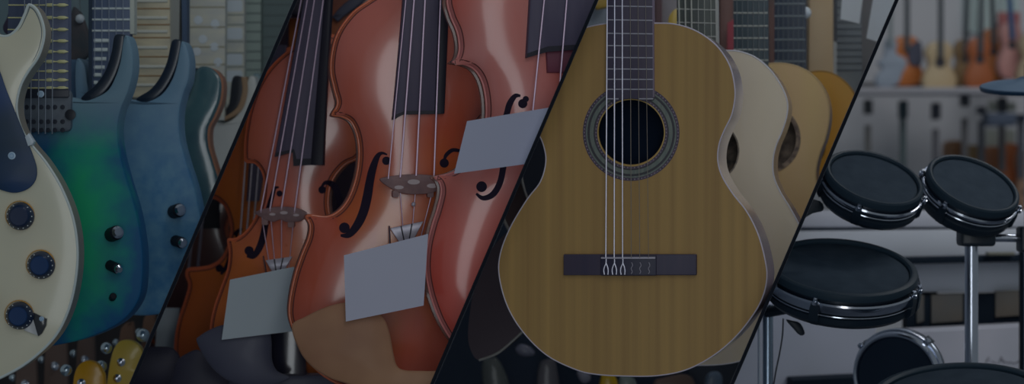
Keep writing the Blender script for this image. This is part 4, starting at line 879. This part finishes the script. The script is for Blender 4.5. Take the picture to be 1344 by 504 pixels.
# --- far shop: shelves and guitars
CLIP.clear()
def fp(x, y, d=11.5): return P(x, y, d)
def fbox(name, x0, x1, y0, y1, d, dep, m, label, cat, group=None, skew=0):
    pl = Pl(x0, y0, d)
    o = [(x0, y0), (x1, y0-skew), (x1, y1-skew), (x0, y1)]
    return single(name, slab(pl, o, dep*.5, -dep*.5, .002), m, label, cat, group)
def far(r, g, b, **k):
    if r-b > 30: r, g, b = int(r*.84), int(g*.86), int(b*.8)
    return mat('far_%d_%d_%d' % (r, g, b), (r, g, b), rough=k.get('rough', .7))
GF = 'small guitars hung on the far wall'
def farguitar(cx, y0, y1, w, body, label, neckc=(30, 34, 38), ny=-30, d=11.2, extra=None, nx=0, grp=GF):
    pl = Pl(cx, y0, d); h = y1-y0
    t = thing('hanging_guitar', label, 'guitar', pl.at(cx, y1, -.05), grp)
    o = smooth([(cx-w*.2, y0), (cx+w*.2, y0), (cx+w*.38, y0+h*.12), (cx+w*.40, y0+h*.25), (cx+w*.30, y0+h*.42), (cx+w*.42, y0+h*.58), (cx+w*.5, y0+h*.75), (cx+w*.38, y0+h*.94), (cx, y1), (cx-w*.38, y0+h*.94), (cx-w*.5, y0+h*.75), (cx-w*.42, y0+h*.58), (cx-w*.30, y0+h*.42), (cx-w*.40, y0+h*.25), (cx-w*.38, y0+h*.12)], True, 4)
    obj('body', slab(pl, o, .02, -.06, .01), far(*body, rough=.4), t)
    obj('neck', slab(pl, [(cx-3+nx, ny), (cx+3+nx, ny), (cx+3.2, y0+h*.30), (cx-3.2, y0+h*.30)], .045, .02), far(*neckc), t, 'dark slim neck')
    if extra == 'guard': obj('pickguard', slab(pl, smooth([(cx+w*.05, y0+h*.25), (cx+w*.4, y0+h*.1), (cx+w*.45, y0+h*.55), (cx+w*.1, y0+h*.55)]), .03, .02), far(34, 36, 46), t, 'dark pickguard')
    else: obj('soundhole', slab(pl, circle(cx, y0+h*.4, w*.16, 20), .024, .018), far(26, 26, 30), t, 'dark soundhole')
    return t
# upper row
farguitar(1189, 48, 114, 44, (112, 62, 30), 'orange sunburst guitar with dark guard hung right of the white guitar', d=11.4, extra='guard')
pl = Pl(1170, 80, 11.1); t = thing('electric_guitar', 'blurred pale grey-white electric guitar hung nearest the last partition', 'guitar', pl.at(1165, 116, -.05), GF)
obj('body', slab(pl, smooth([(1163, 52), (1172, 50), (1177, 58), (1176, 70), (1186, 76), (1190, 84), (1184, 96), (1178, 110), (1164, 115), (1151, 112), (1150, 100), (1158, 90), (1152, 82), (1160, 74)]), .02, -.04, .008), far(74, 80, 88), t)
obj('neck', slab(pl, rect(1165, -30, 1170, 60), .04, .015), far(60, 66, 68), t)
farguitar(1233, 55, 123, 44, (94, 84, 66), 'natural tan small acoustic guitar with dark soundhole, right of the sunburst guitar')
farguitar(1265, 52, 118, 28, (78, 60, 40), 'dull brown narrow guitar left of the red-orange guitars', d=11.4, nx=4)
farguitar(1285, 50, 120, 36, (98, 50, 28), 'red-orange guitar in the middle of the far upper row', d=11.1, nx=2)
farguitar(1303, 38, 112, 34, (100, 56, 26), 'orange guitar just left of the blue neck', d=11.6, nx=-4)
farguitar(1327, 30, 104, 34, (92, 66, 64), 'dusty pink guitar above the slate cymbal', neckc=(20, 40, 62), d=11.35, nx=-6)
farguitar(1352, 45, 118, 34, (84, 76, 62), 'pale brown guitar at the right frame edge', d=11.2, nx=-4)
GW = 'pale light panels high on the far wall'
LT = mat('lit_panel', (92, 102, 102), rough=.6)
fbox('hanging_light_panel', 1264, 1277, -20, 42, 11.98, .04, LT, 'narrow pale panel above the dull brown guitar', 'panel', GW)
fbox('hanging_light_panel', 1280, 1310, -20, 44, 11.98, .04, LT, 'broad pale panel above the orange guitars', 'panel', GW)
fbox('hanging_light_panel', 1314, 1336, -20, 22, 11.98, .04, LT, 'pale panel with red board below it, top right corner', 'panel', GW)
fbox('hanging_light_panel', 1310, 1338, 16, 40, 11.85, .04, far(98, 58, 62), 'dusty red board below the pale panels at top right', 'board')
fbox('wall_ledge', 1080, 1420, 116, 124, 11.2, .25, far(82, 82, 86), 'pale ledge under the far upper row of guitars', 'ledge')
fbox('wall_ledge', 1080, 1420, 108, 116, 11.5, .1, far(52, 52, 54), 'dark strip along the back of the pale ledge', 'strip')
# lower row: white guitars show as wall panels with dark necks
GN = 'dark necks of the lower far row'
def fneck(x, y0, y1, y2, y3, c, label):
    pl = Pl(x, y0, 11.3); t = thing('hanging_guitar', label, 'guitar', pl.at(x, y3), GN)
    obj('headstock', slab(pl, rrect(x-5.5, y0, x+5.5, y1, 2), .03, -.02, .004), far(*c), t)
    obj('neck', slab(pl, rrect(x-3.6, y2, x+3.6, y3, 1.5), .02, -.02, .004), far(c[0]+8, c[1]+6, c[2]+4), t)
fneck(1139, 131, 150, 164, 200, (40, 42, 44), 'dark neck furthest left behind the upper left drum pad')
fneck(1185, 132, 155, 154, 230, (28, 38, 42), 'greenish dark neck rising above the middle of the upper left pad')
fneck(1228, 135, 157, 169, 215, (38, 40, 46), 'dark split neck above the gap between the upper pads')
fneck(1266, 120, 140, 155, 225, (38, 40, 44), 'dark neck above the upper right pad')
fneck(1288, 140, 150, 158, 225, (34, 38, 44), 'dark neck left of the dark box above the upper right pad')
fneck(1315, 128, 148, 164, 225, (32, 34, 38), 'dark neck right of centre under the cymbal')
fneck(1340, 150, 160, 158, 235, (30, 34, 42), 'dark neck furthest right under the cymbal')
fbox('hanging_display_box', 1293, 1330, 149, 165, 11.1, .15, far(34, 40, 50), 'dark box fixed between necks below the cymbal', 'box')
GB = 'orange-brown guitar bodies of the lower far row'
for x, y0, w, c, lab in ((1252, 186, 26, (82, 56, 40), 'brown guitar body top above the upper right pad, leftmost'), (1276, 192, 24, (80, 64, 46), 'tan guitar body top above the middle of the upper right pad'), (1302, 194, 24, (92, 54, 34), 'red-brown guitar body top right of the tan one'), (1325, 190, 26, (108, 58, 32), 'bright orange guitar body above the right of the upper right pad'), (1344, 200, 20, (84, 66, 54), 'brown guitar body at the right frame edge')):
    pl = Pl(x, y0, 11.42+.12*((x//12) % 3)); t = thing('hanging_guitar', lab, 'guitar', pl.at(x, y0+80), GB)
    obj('body', slab(pl, smooth([(x-w*.4, y0), (x+w*.4, y0), (x+w*.5, y0+16), (x+w*.4, y0+32), (x+w*.55, y0+60), (x, y0+80), (x-w*.55, y0+60), (x-w*.4, y0+32), (x-w*.5, y0+16)], True, 4), .02, -.05, .008), far(*c, rough=.4), t)
    obj('bridge', slab(pl, rect(x-w*.2, y0+50, x+w*.2, y0+54), .03, .02), far(30, 28, 30), t)
GP = 'pale blurred cards between the far necks'
for x0, x1, y0, y1, lab in ((1297, 1312, 132, 146, 'pale card above the dark box'), (1321, 1333, 134, 146, 'pale card right of the one above the dark box'), (1294, 1309, 170, 192, 'greenish pale card below the dark box'), (1319, 1332, 170, 192, 'pale card below the right end of the dark box')):
    fbox('hanging_card', x0, x1, y0, y1, 11.7, .02, far(84, 88, 84), lab, 'card', GP)
# --- mid-distance racks
setclip(N3, None)
WS = mat('rack_white', (100, 103, 108), (94, 97, 102), rough=.6, scale=(2, 2, 2)); DKB = mat('rack_dark', (7, 12, 18), rough=.7, spec=.1)
GR = 'white boards of the rack behind the drums'
t = thing('storage_rack', 'white slatted rack with black bar behind the drum set', 'rack', Vector((P(1180, 0, 7.6).x, 5.3, 0)))
def rboard(nm, x0, x1, y0, y1, d, dep, m, lab, skew=0):
    obj(nm, slab(Pl(x0, y0, d), [(x0, y0), (x1, y0-skew), (x1, y1-skew), (x0, y1)], dep*.5, -dep*.5, .002), m, t, lab)
rboard('rack_board', 900, 1420, 276, 298, 5.3, .04, mat('rack_white_a', (96, 98, 104), rough=.6), 'white board, topmost')
rboard('rack_gap_strip', 900, 1420, 298, 305, 5.33, .04, mat('rack_gap_grey', (58, 62, 68), rough=.6), 'grey strip')
rboard('rack_board', 900, 1420, 305, 341, 5.3, .04, WS, 'white board', 6)
rboard('rack_bar', 1160, 1420, 338, 347, 5.25, .06, DKB, 'black bar', 6)
rboard('rack_strip', 1295, 1330, 331, 335, 5.2, .03, mat('rack_brass', (52, 52, 46), rough=.6), 'small brassy strip')
rboard('rack_board', 900, 1420, 347, 386, 5.3, .04, WS, 'white board, lowest', 5)
for x in (1215, 1415): obj('rack_post', box(P(x, 0, 5.36).x-.02, P(x, 0, 5.36).x+.02, 5.34, 5.38, 0, H+.0), DKB, t)
pl = Pl(1200, 410, 5.27)
t = thing('speaker_rack', 'dark frame with dim brown panes between white boards, behind the chrome pole', 'rack', pl.at(1290, 441, -.05))
obj('frame', slab(pl, [(1190, 388), (1420, 383), (1420, 426), (1190, 444)], 0, -.06, .003), DKB, t)
for a, b, y0, y1 in ((1203, 1212, 388, 424), (1222, 1263, 387, 424), (1306, 1346, 382, 416)):
    obj('pane', slab(pl, [(a, y0), (b, y0-1), (b, y1-3), (a, y1)], .006, -.01), mat('pane_brown', (40, 40, 39), (45, 41, 36), rough=.5, scale=(9, 9, 9)), t, 'dim brown pane')
pl = Pl(1200, 470, 5.1)
t = thing('cardboard_box', 'white box with faint handwriting at the bottom right behind the drums', 'box', pl.at(1290, 560, -.05))
obj('carton', slab(pl, [(1180, 436), (1420, 424), (1420, 1000), (1180, 1000)], 0, -.12, .003), mat('box_white', (96, 96, 102), (88, 90, 96), rough=.7, scale=(4, 4, 4)), t)
INK = mat('ink_grey', (62, 62, 68), rough=.8)
wr = bmesh.new()
for pts, w in (([(1294, 478), (1296, 470), (1299, 469)], 1.2), ([(1293, 474), (1300, 472)], 1), ([(1301, 477), (1303, 474), (1306, 477), (1309, 475)], 1), ([(1311, 477), (1314, 468), (1317, 476), (1321, 474)], 1.3), ([(1312, 473), (1318, 473)], 1), ([(1322, 477), (1326, 475), (1330, 477), (1334, 476)], 1.3), ([(1334, 476), (1339, 474), (1343, 475)], 2.4)):
    slab(pl, stroke(pts, [w]*len(pts), 4), .0008, .0001, bm=wr)
obj('handwriting', wr, INK, t, 'faint grey scribbled handwriting')
single('storage_box', slab(Pl(1060, 450, 5.0), [(900, 398), (1150, 398), (1150, 1010), (900, 1010)], 0, -.12, .003), mat('box_pale_blue', (92, 94, 104), (84, 87, 94), rough=.7, scale=(3, 3, 3)), 'large pale box behind the slim pole and largest pad', 'box')
single('floor_case', slab(Pl(1080, 500, 4.9), [(1040, 499), (1150, 494), (1150, 1020), (1040, 1020)], 0, -.12, .003), DKB, 'dark case low behind the upright drum pad', 'case')
single('rack_upright', slab(Pl(1345, 400, 4.8), [(1341.5, 330), (1360, 330), (1360, 1040), (1342, 1040)], 0, -.03, .002), DKB, 'black upright at the right frame edge', 'upright')

CLIP.clear()
# ================================================================== LIGHT, CAMERA
S = Vector((SL, 0, 1)).normalized()
def area(name, loc, target, sx, sy, power, colr=(1, 1, 1)):
    l = bpy.data.lights.new(name, 'AREA'); l.shape = 'RECTANGLE'; l.size = sx; l.size_y = sy; l.energy = power; l.color = colr
    o = bpy.data.objects.new(name, l); col.objects.link(o); o.location = loc
    z = (loc-target).normalized(); y = (S-z*S.dot(z)).normalized(); x = y.cross(z)
    o.rotation_euler = Matrix((x, y, z)).transposed().to_euler(); return o
area('key_strip_light', C0+S*1.9+Vector((0, -.2, 0)), C0+Vector((0, 4.0, 0)), .5, 1.5, 6, (1, .98, .97))  # unseen key light, aligned so the partitions cast no shadows
area('front_fill_strip', C0+Vector((0, -.5, 0)), C0+Vector((0, 4.0, 0)), .85, 2.0, 11, (.90, .96, 1))  # unseen frontal strip added for varnish highlights and fill
area('far_wall_fill', Vector((2.0, 8.0, 3.6)), Vector((2.0, 11.5, 1.3)), 2, 1, 25, (1, 1, 1))  # unseen area light over the far wall
for nm, x0, pw in (('left_bay_fill', 230, .55), ('middle_bay_fill', 585, .35), ('right_bay_fill', 980, .6)):
    q = Vector((SL*.8+(x0-780)*3.45/F, 3.45, H+.8)); area(nm, q, Vector(((x0-720)*4.2/F, 4.25, H)), .22, .1, pw, (1, .98, .96))  # unseen fills added to brighten the rear of each bay
area('rack_fill', Vector((1.15, 4.35, 2.15)), Vector((.9, 5.3, .9)), .8, .3, 6, (1, 1, 1))  # unseen fill added to brighten the rack boards
W = bpy.data.worlds.new('world'); bpy.context.scene.world = W; W.use_nodes = True
W.node_tree.nodes['Background'].inputs[0].default_value = (.80, .92, 1.0, 1); W.node_tree.nodes['Background'].inputs[1].default_value = .11
cam = bpy.data.cameras.new('camera'); co = bpy.data.objects.new('camera', cam); col.objects.link(co)
co.location = C0; co.rotation_euler = (math.pi/2, 0, 0); cam.sensor_width = 36; cam.lens = 36*F/1344
cam.clip_start = .05; cam.clip_end = 100
cam.dof.use_dof = True; cam.dof.focus_distance = 3.5; cam.dof.aperture_fstop = cam.lens/15.0
sc = bpy.context.scene; sc.camera = co
sc.view_settings.view_transform = 'Standard'; sc.view_settings.look = 'None'; sc.view_settings.gamma = 1; sc.view_settings.exposure = 0; sc.view_settings.use_curve_mapping = False
